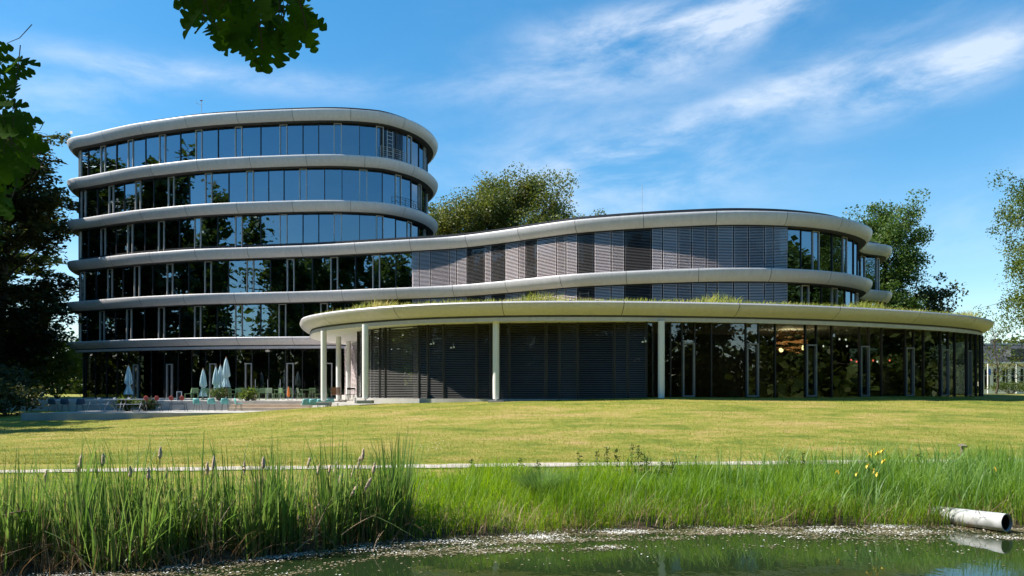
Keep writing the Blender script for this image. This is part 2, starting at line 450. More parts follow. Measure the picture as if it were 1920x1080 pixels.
def slat_mesh(w, h, pitch, width, tilt, gap=.03):
    V = []; F = []; n = int(h / pitch)
    for i in range(n):
        z = h - (i + .5) * pitch; dy, dz = width / 2 * cos(tilt), width / 2 * sin(tilt); b = len(V); x = w / 2 - gap
        V += [(-x, -dy, z - dz), (x, -dy, z - dz), (x, dy, z + dz), (-x, dy, z + dz)]
        V += [(-x, -dy, z - dz + .004), (x, -dy, z - dz + .004), (x, dy, z + dz + .004), (-x, dy, z + dz + .004)]
        F += [(b, b + 3, b + 2, b + 1), (b + 4, b + 5, b + 6, b + 7), (b, b + 1, b + 5, b + 4)]
    for xx in (-w / 2 + gap * 2.2, w / 2 - gap * 2.2):      # guide cables
        b = len(V); V += [(xx - .006, -width / 2, 0), (xx + .006, -width / 2, 0), (xx + .006, -width / 2, h), (xx - .006, -width / 2, h)]; F.append((b, b + 1, b + 2, b + 3))
    return mesh('blind', V, F)
rear = MB()
def glaze(loop, k, nodes, u_from, u_to):
    """windows of storey k between two arc positions: narrow framed sash + broad panes"""
    z0 = ZB[k + 1] + .40
    us = []
    for u, wide in nodes:
        if u_from <= u < u_to: us.append((u, FW, 'n'))
    edges = sorted(us); segs = []; cur = u_from
    for u, w, t in edges:
        if u - cur > .3: segs.append((cur, u, 'w'))
        segs.append((u, min(u + FW, u_to), 'n')); cur = u + FW
    if u_to - cur > .25: segs.append((cur, u_to, 'w'))
    for a, b, t in segs:
        vis = max(loop.facing(a), loop.facing(b)) > -.06
        parts = [(a, b)]
        if t == 'w':
            n = max(1, int(round((b - a) / 1.32))); parts = [(a + (b - a) * i / n, a + (b - a) * (i + 1) / n) for i in range(n)]
        for i, (p, q) in enumerate(parts):
            c, ang, w = wall_pos(loop, GD, p, q)
            if vis:
                o = obj('window_pane', pane_me, M['glass'], OB, (c[0] + 14, c[1] - 62, z0 - 2.07), (R(random.uniform(-.35, .35)), 0, ang + R(random.uniform(-.5, .5))), (w - .03, 1, HW))
                if t == 'n': obj('window_frame', frame_me, M['frame'], OB, (c[0] + 14, c[1] - 62, z0 - 2.07), (0, 0, ang))
                elif i:
                    e = loop.at(p, GD); obj('mullion', mull_me, M['dark'], OB, (e[0] + 14, e[1] - 62, z0 - 2.07), (0, 0, ang))
            else:
                dx, dy = cos(ang) * w / 2, sin(ang) * w / 2
                rear.add([(c[0] - dx, c[1] - dy, z0), (c[0] + dx, c[1] + dy, z0), (c[0] + dx, c[1] + dy, z0 + HW), (c[0] - dx, c[1] - dy, z0 + HW)], [(0, 1, 2, 3)])
def fill_nodes(loop, pxs, P=3.7):
    u = [loop.s_px(p, GD) for p in pxs]
    u = sorted([x if x < loop.len * .75 else x - loop.len for x in u])
    a = u[0] - P
    lo = []
    while a > -loop.len * .12: lo.append(a); a -= P
    b = u[-1] + P; hi = []
    while b < loop.len * .92: hi.append(b); b += P
    return lo[::-1] + u + hi
NODES = {0: [190, 241, 300, 368, 442, 525, 627], 1: [205, 255, 316, 386, 463, 562, 674], 2: [190, 240, 298, 366, 442, 525, 627],
         3: [203, 253, 314, 385, 463, 539, 621, 700], 4: [188, 238, 298, 366, 442, 524, 602, 680]}
for k in (0, 1, 2):
    nd = [(u, 0) for u in fill_nodes(TOWER, NODES[k])]
    u0 = -TOWER.len * .10
    glaze(TOWER, k, nd, u0, u0 + TOWER.len)
BAYS = [773, 787, 808, 843, 857, 876, 909, 922, 948, 973, 987, 1007, 1045, 1062, 1084, 1115, 1147, 1172, 1222, 1243, 1271, 1297, 1324, 1345, 1376, 1404, 1433, 1451, 1478]
DARKB = {5, 7, 10, 14, 17}
for k, endn in ((3, [1523, 1580, 1612]), (4, [1503, 1560, 1605])):
    u = [WING.s_px(p, GD) for p in NODES[k]]; u = [x if x < WING.len * .6 else x - WING.len for x in u]
    lo = []; a = u[0] - 3.7
    while a > -WING.len * .07: lo.append(a); a -= 3.7
    ub0, ub1 = WING.s_px(773, GD), WING.s_px(1478, GD)
    ue = [WING.s_px(p, GD) for p in endn]; hi = []; b = ue[-1] + 2.2
    while b < WING.len * .93: hi.append(b); b += 3.2
    nd = [(x, 0) for x in lo + u]
    glaze(WING, k, nd, -WING.len * .07, ub0)
    glaze(WING, k, [(x, 0) for x in ue + hi], ub1, WING.len * .93)
    z0 = ZB[k + 1] + .40
    V, F = sweep(WING, [(GD, z0), (GD, z0 + HW)], ub0, ub1, .6)
    obj('shaded_glazing', mesh('shaded_glazing', V, F), M['glass3'], OB, OFF)
    for i in range(len(BAYS) - 1):
        a, b = WING.s_px(BAYS[i], BD), WING.s_px(BAYS[i + 1], BD)
        c, ang, w = wall_pos(WING, BD, a, b)
        dk = i in DARKB
        obj('blind', slat_mesh(w, HW, .098, .088, R(random.uniform(28, 40) if not dk else random.uniform(24, 30))), M['slatdark'] if dk else M['slat'], OB,
            (c[0] + 14, c[1] - 62, z0 - 2.07), (0, 0, ang))
tag(rear.build('rear_glazing', M['glass'], OB, loc=OFF), kind='stuff')
# storey cores, floors read through the glass
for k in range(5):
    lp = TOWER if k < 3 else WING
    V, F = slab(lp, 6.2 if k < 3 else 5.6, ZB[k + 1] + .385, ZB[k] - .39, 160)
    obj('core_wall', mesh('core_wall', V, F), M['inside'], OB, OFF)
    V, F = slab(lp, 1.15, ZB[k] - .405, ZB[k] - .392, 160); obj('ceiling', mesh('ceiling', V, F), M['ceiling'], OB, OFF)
# interior columns behind the glass
ic = MB().tube([(0, 0, 0), (0, 0, HW + .05)], .17, 12).mesh('inner_column', True)
for k, px in ((3, 681), (3, 757), (3, 330), (4, 410), (2, 470), (1, 350)):
    lp = TOWER if k < 3 else WING
    p = lp.at(lp.s_px(px, GD), 2.2)
    obj('inner_column', ic, M['white'], OB, (p[0] + 14, p[1] - 62, ZB[k + 1] + .45 - 2.07))
# access ladders and rails
def ladder(w, h, rungs, t=.045):
    b = MB()
    for x in (-w / 2, w / 2): b.box((x, 0, h / 2), (t, t, h))
    for i in range(rungs): b.box((0, 0, (i + .7) * h / rungs), (w - t, t * .8, t * .8))
    return b
u = WING.s_px(1099, GD); p = WING.at(u, .62); n = WING.normal(u)
ladder(.62, 2.3, 6).build('ladder', M['frame'], OB, loc=(p[0] + 14, p[1] - 62, ZB[5] + .55 - 2.07), rot=(0, 0, math.atan2(-n[0], n[1])))
for k, pxs in ((0, (712, 758)), (1, (738, 792)), (2, (735, 790))):
    a, b = TOWER.s_px(pxs[0], GD), TOWER.s_px(pxs[1], GD)
    rl = MB(); z = ZB[k + 1] + .40; nn = 7 if k == 0 else 3
    seg = 8; us = [a + (b - a) * i / seg for i in range(seg + 1)]
    for j in range(nn):
        zz = z + .18 + j * (.16 if k == 0 else .38)
        rl.tube([(*TOWER.at(x, .78), zz) for x in us], .018, 5)
    for x in us[::2]: rl.tube([(*TOWER.at(x, .78), z), (*TOWER.at(x, .78), z + .18 + (nn - 1) * (.16 if k == 0 else .38))], .02, 5)
    rl.build('guard_rail', M['dark'] if k else M['frame'], OB, loc=OFF)
    if k == 0:
        u = a + .35 * (b - a); p = TOWER.at(u, .70); n = TOWER.normal(u)
        ladder(.5, 2.45, 8, .035).build('ladder', M['frame'], OB, loc=(p[0] + 14, p[1] - 62, z - 2.07), rot=(0, 0, math.atan2(-n[0], n[1])))
        us2 = [a + (b - a) * i / 3 for i in range(4)]
        for i in range(3):
            c, ang, w = wall_pos(TOWER, GD - .08, us2[i], us2[i + 1])
            obj('blind', slat_mesh(w, HW, .098, .085, R(35)), M['slatdark'], OB, (c[0] + 14, c[1] - 62, z - 2.07), (0, 0, ang))
# ground floor of the tower
T0 = 2.07
GF = 1.3
gz1 = Z6 - .87; gh = gz1 - T0
doorf = frame_mesh(.58, 2.85, .075, .14, 'door_frame')
gpx = [(250, 261), (311, 326), (394, 406), (459, 475), (537, 553), (611, 623)]
u0 = TOWER.s_px(150, GF); u1 = TOWER.s_px(660, GF)
if u0 > TOWER.len * .75: u0 -= TOWER.len
n = 40
for i in range(n):
    a, b = u0 + (u1 - u0) * i / n, u0 + (u1 - u0) * (i + 1) / n
    c, ang, w = wall_pos(TOWER, GF, a, b)
    obj('window_pane', pane2_me, M['glass2'], OB, (c[0] + 14, c[1] - 62, 0), (0, 0, ang + R(random.uniform(-.6, .6))), (w - .02, 1, gh))
    if i % 2 == 0:
        e = TOWER.at(a, GF); obj('mullion', mull_me, M['dark'], OB, (e[0] + 14, e[1] - 62, 0), (0, 0, ang), (1, 1, gh / HW))
for a, b in gpx:
    ua, ub = TOWER.s_px(a, GF), TOWER.s_px(b, GF)
    c, ang, w = wall_pos(TOWER, GF - .05, ua, ub)
    obj('door_frame', doorf, M['frame'], OB, (c[0] + 14, c[1] - 62, 0.0), (0, 0, ang))
V, F = sweep(TOWER, [(GF + .0, T0), (GF + .0, gz1)], u1, u0 + TOWER.len, .8)
tag(obj('rear_ground_glazing', mesh('rear_ground_glazing', V, F), M['glass2'], OB, OFF), kind='stuff')
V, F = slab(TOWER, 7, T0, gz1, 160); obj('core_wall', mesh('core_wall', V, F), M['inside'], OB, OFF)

# ------------------------------------------------------------------ pavilion
PF = 2.38                                   # pavilion floor
PV = thing('pavilion', 'low round pavilion with a flared pale canopy on white columns', 'pavilion', (8, 50, PF))
POFF = (-8, -50, -PF)
prim = rim(PAV, Z6, 'canopy', LIP, PV, POFF, M['clad_pav'], panel=5.6, core_d=.6, zr=(-.70, -.03))
V, F = sweep(PAV, [(d, Z6 + z) for d, z in FASC[:3]], 0, PAV.len)
nfs = int(PAV.len / 5.6); wfs = PAV.len / nfs; rv = MB()
for i in range(nfs):
    V, F = sweep(PAV, [(d, Z6 + z) for d, z in FASC[:3]], i * wfs + 1.3 + .008, (i + 1) * wfs + 1.3 - .008)
    if PAV.facing((i + .5) * wfs + 1.3) > -.2: obj('fascia_strip', mesh('fascia_strip', V, F), M['clad_pav'], prim)
    else: rv.add(V, F)
tag(rv.build('rear_fascia', M['clad_pav'], prim), kind='stuff')
V, F = slab(PAV, .64, Z6 - .865, Z6 - .72); obj('soffit', mesh('soffit', V, F), M['white'], prim)
V, F = slab(PAV, .52, Z6 - .03, Z6 + .01); obj('planted_roof', mesh('planted_roof', V, F), surf('roof_soil', (.16, .15, .07), (.24, .21, .11), rough=.95, scale=2), PV, POFF)
V, F = slab(PWALL, -.25, PF - .42, PF, 260); obj('floor_slab', mesh('floor_slab', V, F), M['concrete'], PV, POFF)
pz1 = Z6 - .865; ph = pz1 - PF
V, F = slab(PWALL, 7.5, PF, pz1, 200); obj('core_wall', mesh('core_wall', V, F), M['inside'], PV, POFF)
LB = [672, 690, 713, 724, 786, 804, 833, 894, 922, 937, 956, 1024, 1049, 1084, 1153, 1177, 1213]
uW = lambda px: PWALL.s_px(px)
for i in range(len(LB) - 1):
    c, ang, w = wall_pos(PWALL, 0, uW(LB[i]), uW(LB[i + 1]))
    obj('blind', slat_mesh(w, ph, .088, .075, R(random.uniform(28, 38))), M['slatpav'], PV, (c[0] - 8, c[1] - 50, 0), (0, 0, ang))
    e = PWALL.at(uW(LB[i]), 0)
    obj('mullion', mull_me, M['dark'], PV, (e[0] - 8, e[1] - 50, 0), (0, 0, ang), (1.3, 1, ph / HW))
u_l = uW(672)
uend = u_l + PWALL.len - uW(672) + 0
# blinds round the sheltered left flank, from the back corner to the rounded front corner
ub = [PWALL.len + u_l - x for x in np.linspace(17.6, 0, 13)]
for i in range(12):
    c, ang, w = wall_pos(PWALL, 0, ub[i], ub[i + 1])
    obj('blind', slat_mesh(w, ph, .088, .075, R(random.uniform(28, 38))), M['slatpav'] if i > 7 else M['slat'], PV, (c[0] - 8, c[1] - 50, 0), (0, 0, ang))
V, F = sweep(PWALL, [(.14, PF), (.14, pz1)], u_l - 18, uW(1213), .6)
obj('shaded_glazing', mesh('shaded_glazing', V, F), M['glass3'], PV, POFF)
GB = [1213, 1235, 1258, 1279, 1303, 1334, 1399, 1422, 1453, 1510, 1531, 1560, 1611, 1629, 1653, 1696, 1712, 1731, 1763, 1777, 1790, 1812, 1820, 1830, 1838]
DOORS = {1279, 1399, 1510, 1611, 1696, 1763, 1812}
pdoor = frame_mesh(1, 2.62, .07, .14, 'door_frame')
def pglaze(ua, ub_, is_door, vis=True):
    c, ang, w = wall_pos(PWALL, 0, ua, ub_)
    obj('window_pane', pane2_me, M['glass2'], PV, (c[0] - 8, c[1] - 50, 0), (0, 0, ang + R(random.uniform(-.7, .7))), (w - .03, 1, ph))
    e = PWALL.at(ua, 0); obj('mullion', mull_me, M['dark'], PV, (e[0] - 8, e[1] - 50, 0), (0, 0, ang), (1.2, 1, ph / HW))
    if is_door:
        fm = frame_mesh(max(w - .04, .3), 2.62, .075, .14, 'door_frame')
        obj('door_frame', fm, M['doorframe'], PV, (c[0] - 8 + sin(ang) * .05, c[1] - 50 - cos(ang) * .05, .1), (0, 0, ang))
M['doorframe'] = surf('door_frame_grey', (.16, .165, .17), (.20, .20, .205), rough=.45, scale=5)
for i in range(len(GB) - 1): pglaze(uW(GB[i]), uW(GB[i + 1]), GB[i] in DOORS)
ue = uW(GB[-1])
for i in range(5): pglaze(ue + i * .9, ue + (i + 1) * .9, False)
V, F = sweep(PWALL, [(0, PF), (0, pz1)], ue + 4.5, PWALL.len + u_l - 18, .8)
tag(obj('rear_glazing', mesh('rear_glazing', V, F), M['glass2'], PV, POFF), kind='stuff')
# white columns on steel pins with stone footings
COLS = [(607, 42.6), (635, 47.5), (653.5, 52.0), (685, 38.35), (930, 36.75), (1240, 36.35)]
for px, Y in COLS:
    X = (px - 960) / FPX * Y; zb = 2.07 if px < 660 else 2.24
    b = MB().lathe([(.05, zb - .1), (.05, zb + .13), (.12, zb + .13), (.15, zb + .16), (.158, zb + .5), (.158, pz1)], 20)
    c = b.build('column', M['column'], PV, True, (X - 8, Y - 50, -PF))
    f = MB().box((0, 0, zb - .02), (.75, .75, .16)).build('footing', M['concrete'], c)
# cameras and lamps fixed to the blinds
for px, py in ((808, 645), (846, 652), (1205, 641)):
    Y = PWALL.at(uW(px), -.16)[1]; x, y, z = at_y(px, py, Y)
    MB().box((0, 0, 0), (.09, .12, .07)).lathe([(.03, .0), (.04, .05), (.03, .10)], 10, (0.14, -.05, -.02)).build('wall_lamp', M['white'], PV, loc=(x - 8, y - 50, z - PF))
    o = MB().box((.1, 0, .1), (.02, .02, .26)); o.build('lamp_bracket', M['frame'], PV, loc=(x - 8, y - 50, z - PF))

# ------------------------------------------------------------------ ground
def interp(x, xs, ys): return np.interp(x, xs, ys)
EX = [-60, -30, -28, -22, -15.5, -13, -10.2, -7.6, -0.8, 7.2, 20, 28.4, 34, 80]
EYs = [42, 42.5, 42.7, 42.8, 43.4, 44.3, 42, 38.8, 37.0, 36.7, 40.6, 46, 47, 47]
EZ = [1.0, 1.08, 1.10, 1.14, 1.5, 1.68, 1.90, 2.08, 2.27, 2.47, 2.47, 2.42, 2.40, 2.3]
BX = [-60, -20, -8.5, -6, -4, -2.2, 0, 3, 7, 11, 20, 60]
BY = [11.2, 11.3, 11.8, 12.3, 13.4, 14.8, 15.4, 16.1, 16.3, 16.1, 16.2, 17]
PXs = [-60, -13, -6.5, 0, 6.5, 11.5, 60]
PYs = [16, 19.1, 19.9, 20.6, 21.2, 21.6, 27]
def ground_z(X, Y):
    X = np.asarray(X, float); Y = np.asarray(Y, float)
    yb = interp(X, BX, BY) + .25 * np.sin(X * 1.7) * .6 + .12 * np.sin(X * 4.1); yp = interp(X, PXs, PYs); ye = interp(X, EX, EYs); ze = interp(X, EX, EZ)
    zp = .80
    t = np.clip((Y - yp) / np.maximum(ye - yp, 1), 0, 1)
    lawn = zp + (ze - zp) * (t * .62 + .38 * np.sin(t * pi / 2))
    b = np.clip((Y - yb) / np.maximum(yp - .8 - yb, .5), -2, 1)
    bank = np.where(b < 0, np.maximum(b * 1.4, -.9), .12 * np.minimum(b * 8, 1) + (zp - .12) * np.clip(b, 0, 1) ** .8)
    z = np.where(Y < yp - .8, bank, lawn)
    # near bank under the camera
    near = np.clip((5.0 - Y) / 2.2, 0, 1); z = np.where(Y < 8, np.maximum(z, -.9 + 2.1 * near), z)
    far_end = np.clip((np.abs(X) - 46) / 6, 0, 1); z = np.where((Y < 18) & (Y > 2), z * (1 - far_end) + np.maximum(z, .9) * far_end, z)
    # under the terraces and floors
    under = (Y > ye + .1) & (X > -27.6) & (X < -7.2)
    z = np.where(under & (Y < 78), .55, z)
    z = np.where((Y > ye + .4) & (X >= -7.2) & (X < 29.5) & (Y < 72), np.minimum(z, 2.3), z)
    left = (X <= -27.6) & (Y > ye)
    z = np.where(left, ze + np.clip((Y - ye) / 18, 0, 1) * .75, z)
    z = np.where((Y >= 78), 1.9, z)
    z = z + .025 * np.sin(X * .7 + Y * .9) * np.clip((Y - yp - 2) / 4, 0, 1) * (Y < ye - 3)
    return z
def lines(a): return np.unique(np.round(np.concatenate(a), 3))
gx = lines([np.linspace(-3000, -200, 8), np.linspace(-200, -46, 24), np.arange(-46, 46, .45), np.linspace(46, 200, 24), np.linspace(200, 3000, 8)])
gy = lines([np.linspace(-3000, -60, 9), np.linspace(-60, 2, 20), np.arange(2, 11, .6), np.arange(11, 22.5, .22), np.arange(22.5, 52, .32), np.linspace(52, 140, 40), np.linspace(140, 3000, 14)])
GX, GY = np.meshgrid(gx, gy)
GZ = ground_z(GX, GY)
nx, ny = len(gx), len(gy)
idx = np.arange(nx * ny).reshape(ny, nx)
Q = np.stack([idx[:-1, :-1], idx[:-1, 1:], idx[1:, 1:], idx[1:, :-1]], -1).reshape(-1, 4)
def lawn_mat():
    m, N, L = new_mat('mown_grass')
    out = N.new('ShaderNodeOutputMaterial'); p = N.new('ShaderNodeBsdfPrincipled'); L.new(p.outputs[0], out.inputs[0])
    p.inputs['Roughness'].default_value = .85; p.inputs['Specular IOR Level'].default_value = .15
    g = N.new('ShaderNodeNewGeometry'); mp = N.new('ShaderNodeMapping'); mp.inputs['Scale'].default_value = (.5, 1.25, 1)
    L.new(g.outputs['Position'], mp.inputs[0])
    def noise(sc, det, vec, rough=.55):
        n = N.new('ShaderNodeTexNoise'); n.inputs['Scale'].default_value = sc; n.inputs['Detail'].default_value = det; n.inputs['Roughness'].default_value = rough
        L.new(vec, n.inputs['Vector']); return n.outputs[0]
    n1 = noise(.75, 8, mp.outputs[0], .72); n2 = noise(7, 5, mp.outputs[0], .75); n3 = noise(.16, 2, mp.outputs[0])
    a = N.new('ShaderNodeMath'); a.operation = 'MULTIPLY_ADD'; a.inputs[1].default_value = .75; L.new(n2, a.inputs[0]); 
    b = N.new('ShaderNodeMath'); b.operation = 'MULTIPLY_ADD'; b.inputs[1].default_value = 1.75; b.inputs[2].default_value = -.62; L.new(n1, b.inputs[0]); L.new(b.outputs[0], a.inputs[2])
    c = N.new('ShaderNodeMath'); c.operation = 'MULTIPLY_ADD'; c.inputs[1].default_value = .5; L.new(n3, c.inputs[0])
    sh = N.new('ShaderNodeMath'); sh.operation = 'SUBTRACT'; sh.inputs[1].default_value = .33; L.new(a.outputs[0], sh.inputs[0]); L.new(sh.outputs[0], c.inputs[2])
    r = N.new('ShaderNodeValToRGB'); E = r.color_ramp.elements
    E[0].position = .22; E[0].color = (.08, .13, .018, 1); E[1].position = .85; E[1].color = (.45, .32, .13, 1)
    for pos, cc in ((.38, (.155, .20, .028, 1)), (.52, (.25, .255, .042, 1)), (.66, (.33, .285, .07, 1))):
        e = E.new(pos); e.color = cc
    n5 = noise(22, 3, g.outputs['Position'], .8)
    mr = N.new('ShaderNodeMapRange'); mr.inputs['From Min'].default_value = .3; mr.inputs['From Max'].default_value = .7; mr.inputs['To Min'].default_value = .55; mr.inputs['To Max'].default_value = 1.4; L.new(n5, mr.inputs['Value'])
    hv = N.new('ShaderNodeHueSaturation'); L.new(r.outputs[0], hv.inputs['Color']); L.new(mr.outputs[0], hv.inputs['Value'])
    L.new(c.outputs[0], r.inputs[0]); L.new(hv.outputs[0], p.inputs['Base Color'])
    n4 = noise(26, 4, g.outputs['Position'], .8)
    bu = N.new('ShaderNodeBump'); bu.inputs['Strength'].default_value = .8; bu.inputs['Distance'].default_value = .06
    L.new(n4, bu.inputs['Height']); L.new(bu.outputs[0], p.inputs['Normal'])
    return m
M['lawn'] = lawn_mat()
ground = obj('ground', fast_mesh('ground', np.stack([GX, GY, GZ], -1).reshape(-1, 3), Q, True), M['lawn']); tag(ground, kind='structure')
# mud and litter of the pond margin, a sheet on the bank
def strip(name, mat, x0, x1, f0, f1, dz, nxs=260, nys=10, kind='structure', jag=0.0):
    xs = np.linspace(x0, x1, nxs); V = []
    for j in range(nys + 1):
        for x in xs:
            a, b = f0(x), f1(x)
            y = a + (b - a) * j / nys
            if jag and j in (0, nys): y += jag * random.uniform(-1, 1)
            V.append((x, y))
    V = np.array(V); Z = ground_z(V[:, 0], V[:, 1]) + dz
    i = np.arange(nxs * (nys + 1)).reshape(nys + 1, nxs)
    Qs = np.stack([i[:-1, :-1], i[:-1, 1:], i[1:, 1:], i[1:, :-1]], -1).reshape(-1, 4)
    return tag(obj(name, fast_mesh(name, np.column_stack([V, Z]), Qs, True), mat), kind=kind)
yb_f = lambda x: float(interp(x, BX, BY)); yp_f = lambda x: float(interp(x, PXs, PYs))
strip('pond_margin', surf('mud', (.03, .022, .012), (.12, .085, .045), rough=.9, scale=3.5, bump=.5, bscale=12), -40, 40, lambda x: yb_f(x) - 1.2, lambda x: yb_f(x) + (1.9 if x < -2 else .15), .02, jag=.1, nys=14)
strip('path', M['path'], -46, 46, lambda x: yp_f(x) - .29, lambda x: yp_f(x) + .29, .025, jag=.06, nys=6)
# pond
def water_mat():
    m, N, L = new_mat('pond_water')
    out = N.new('ShaderNodeOutputMaterial'); p = N.new('ShaderNodeBsdfPrincipled'); L.new(p.outputs[0], out.inputs[0])
    p.inputs['Base Color'].default_value = (.016, .030, .010, 1); p.inputs['Roughness'].default_value = .03; p.inputs['IOR'].default_value = 1.33
    p.inputs['Specular IOR Level'].default_value = .9
    g = N.new('ShaderNodeNewGeometry'); mp = N.new('ShaderNodeMapping'); mp.inputs['Scale'].default_value = (1, .55, 1); L.new(g.outputs['Position'], mp.inputs[0])
    n = N.new('ShaderNodeTexNoise'); n.inputs['Scale'].default_value = 3.0; n.inputs['Detail'].default_value = 3; L.new(mp.outputs[0], n.inputs['Vector'])
    b = N.new('ShaderNodeBump'); b.inputs['Strength'].default_value = .05; b.inputs['Distance'].default_value = .05
    L.new(n.outputs[0], b.inputs['Height']); L.new(b.outputs[0], p.inputs['Normal'])
    return m
tag(obj('water', mesh('water', [(-60, 1, 0), (60, 1, 0), (60, 19, 0), (-60, 19, 0)], [(0, 1, 2, 3)]), water_mat()), kind='structure')

# ------------------------------------------------------------------ terraces and steps
def prism(name, poly, z0, z1, mat, label=None, parent=None):
    n = len(poly)
    V = [(x, y, z0) for x, y in poly] + [(x, y, z1) for x, y in poly]
    F = [tuple(range(n - 1, -1, -1)), tuple(range(n, 2 * n))] + [(i, (i + 1) % n, n + (i + 1) % n, n + i) for i in range(n)]
    return obj(name, mesh(name, V, F), mat, parent)
LT = 1.47
low = [(-27.2, 43.0), (-21, 43.0), (-15, 43.6), (-12.6, 44.6), (-11.4, 46), (-11.4, 50.2), (-27.2, 50.2)]
tag(prism('lower_terrace', low, .4, LT, M['concrete']), kind='structure')
up = [(-36, 51.0), (-22.4, 50.0), (-17.8, 50.0), (-13.0, 49.6), (-10.6, 45.0), (-9.2, 41.4), (-8.0, 39.2), (-7.4, 38.2), (-6.2, 37.6), (-2, 37.0), (0, 40), (0, 75), (-36, 75)]
tag(prism('upper_terrace', up, .4, T0, M['concrete']), kind='structure')
for i in range(2):
    d = .42 * (2 - i)
    tag(prism('terrace_step', [(-18.2, 50.02 - d), (-12.2, 49.62 - d), (-12.2, 49.9), (-18.2, 50.2)], .45, LT + .2 * (i + 1), M['step']), kind='structure')
tag(prism('retaining_wall', [(-27.4, 42.86), (-21, 42.86), (-14.9, 43.46), (-14.9, 43.72), (-21, 43.14), (-27.4, 43.14)], .4, LT + .05, M['concrete']), kind='structure')

# ------------------------------------------------------------------ trees
def leaf_quads(C, size, rg, flat=0.0, droop=0.0, aspect=.5):
    """one folded-free diamond per centre; C (n,3)"""
    n = len(C)
    d = rg.normal(size=(n, 3)); d[:, 2] = d[:, 2] * (1 - flat) - droop
    d /= np.linalg.norm(d, axis=1)[:, None]
    u = rg.normal(size=(n, 3)); u[:, 2] += 1.2 * flat * 3
    s = np.cross(d, u); s /= np.linalg.norm(s, axis=1)[:, None] + 1e-9
    L_ = (size * rg.uniform(.6, 1.35, n))[:, None]
    a = C - d * L_ * .5; b = C + s * L_ * aspect * .5; c = C + d * L_ * .5; e = C - s * L_ * aspect * .5
    V = np.stack([a, b, c, e], 1).reshape(-1, 3)
    return V, np.arange(4 * n).reshape(n, 4)
def bez(p, q, bend, n=6):
    p, q, bend = np.array(p, float), np.array(q, float), np.array(bend, float)
    m = (p + q) / 2 + bend
    return [(1 - t) ** 2 * p + 2 * t * (1 - t) * m + t * t * q for t in np.linspace(0, 1, n)]
LEAF = {
    'green': leafy('leaf_green', (.035, .06, .012), (.075, .11, .024), (.14, .165, .04), .33),
    'olive': leafy('leaf_olive', (.045, .075, .016), (.10, .13, .028), (.20, .19, .045), .33),
    'oak': leafy('leaf_oak', (.03, .065, .012), (.065, .12, .024), (.12, .18, .04), .35),
    'bright': leafy('leaf_bright', (.05, .085, .014), (.10, .15, .025), (.18, .22, .045), .42),
    'dark': leafy('leaf_dark', (.020, .034, .012), (.042, .058, .018), (.11, .11, .03), .3),
    'near_oak': leafy('leaf_near_oak', (.03, .075, .012), (.05, .115, .018), (.08, .16, .025), .38, .8, 6.0, .03),
}
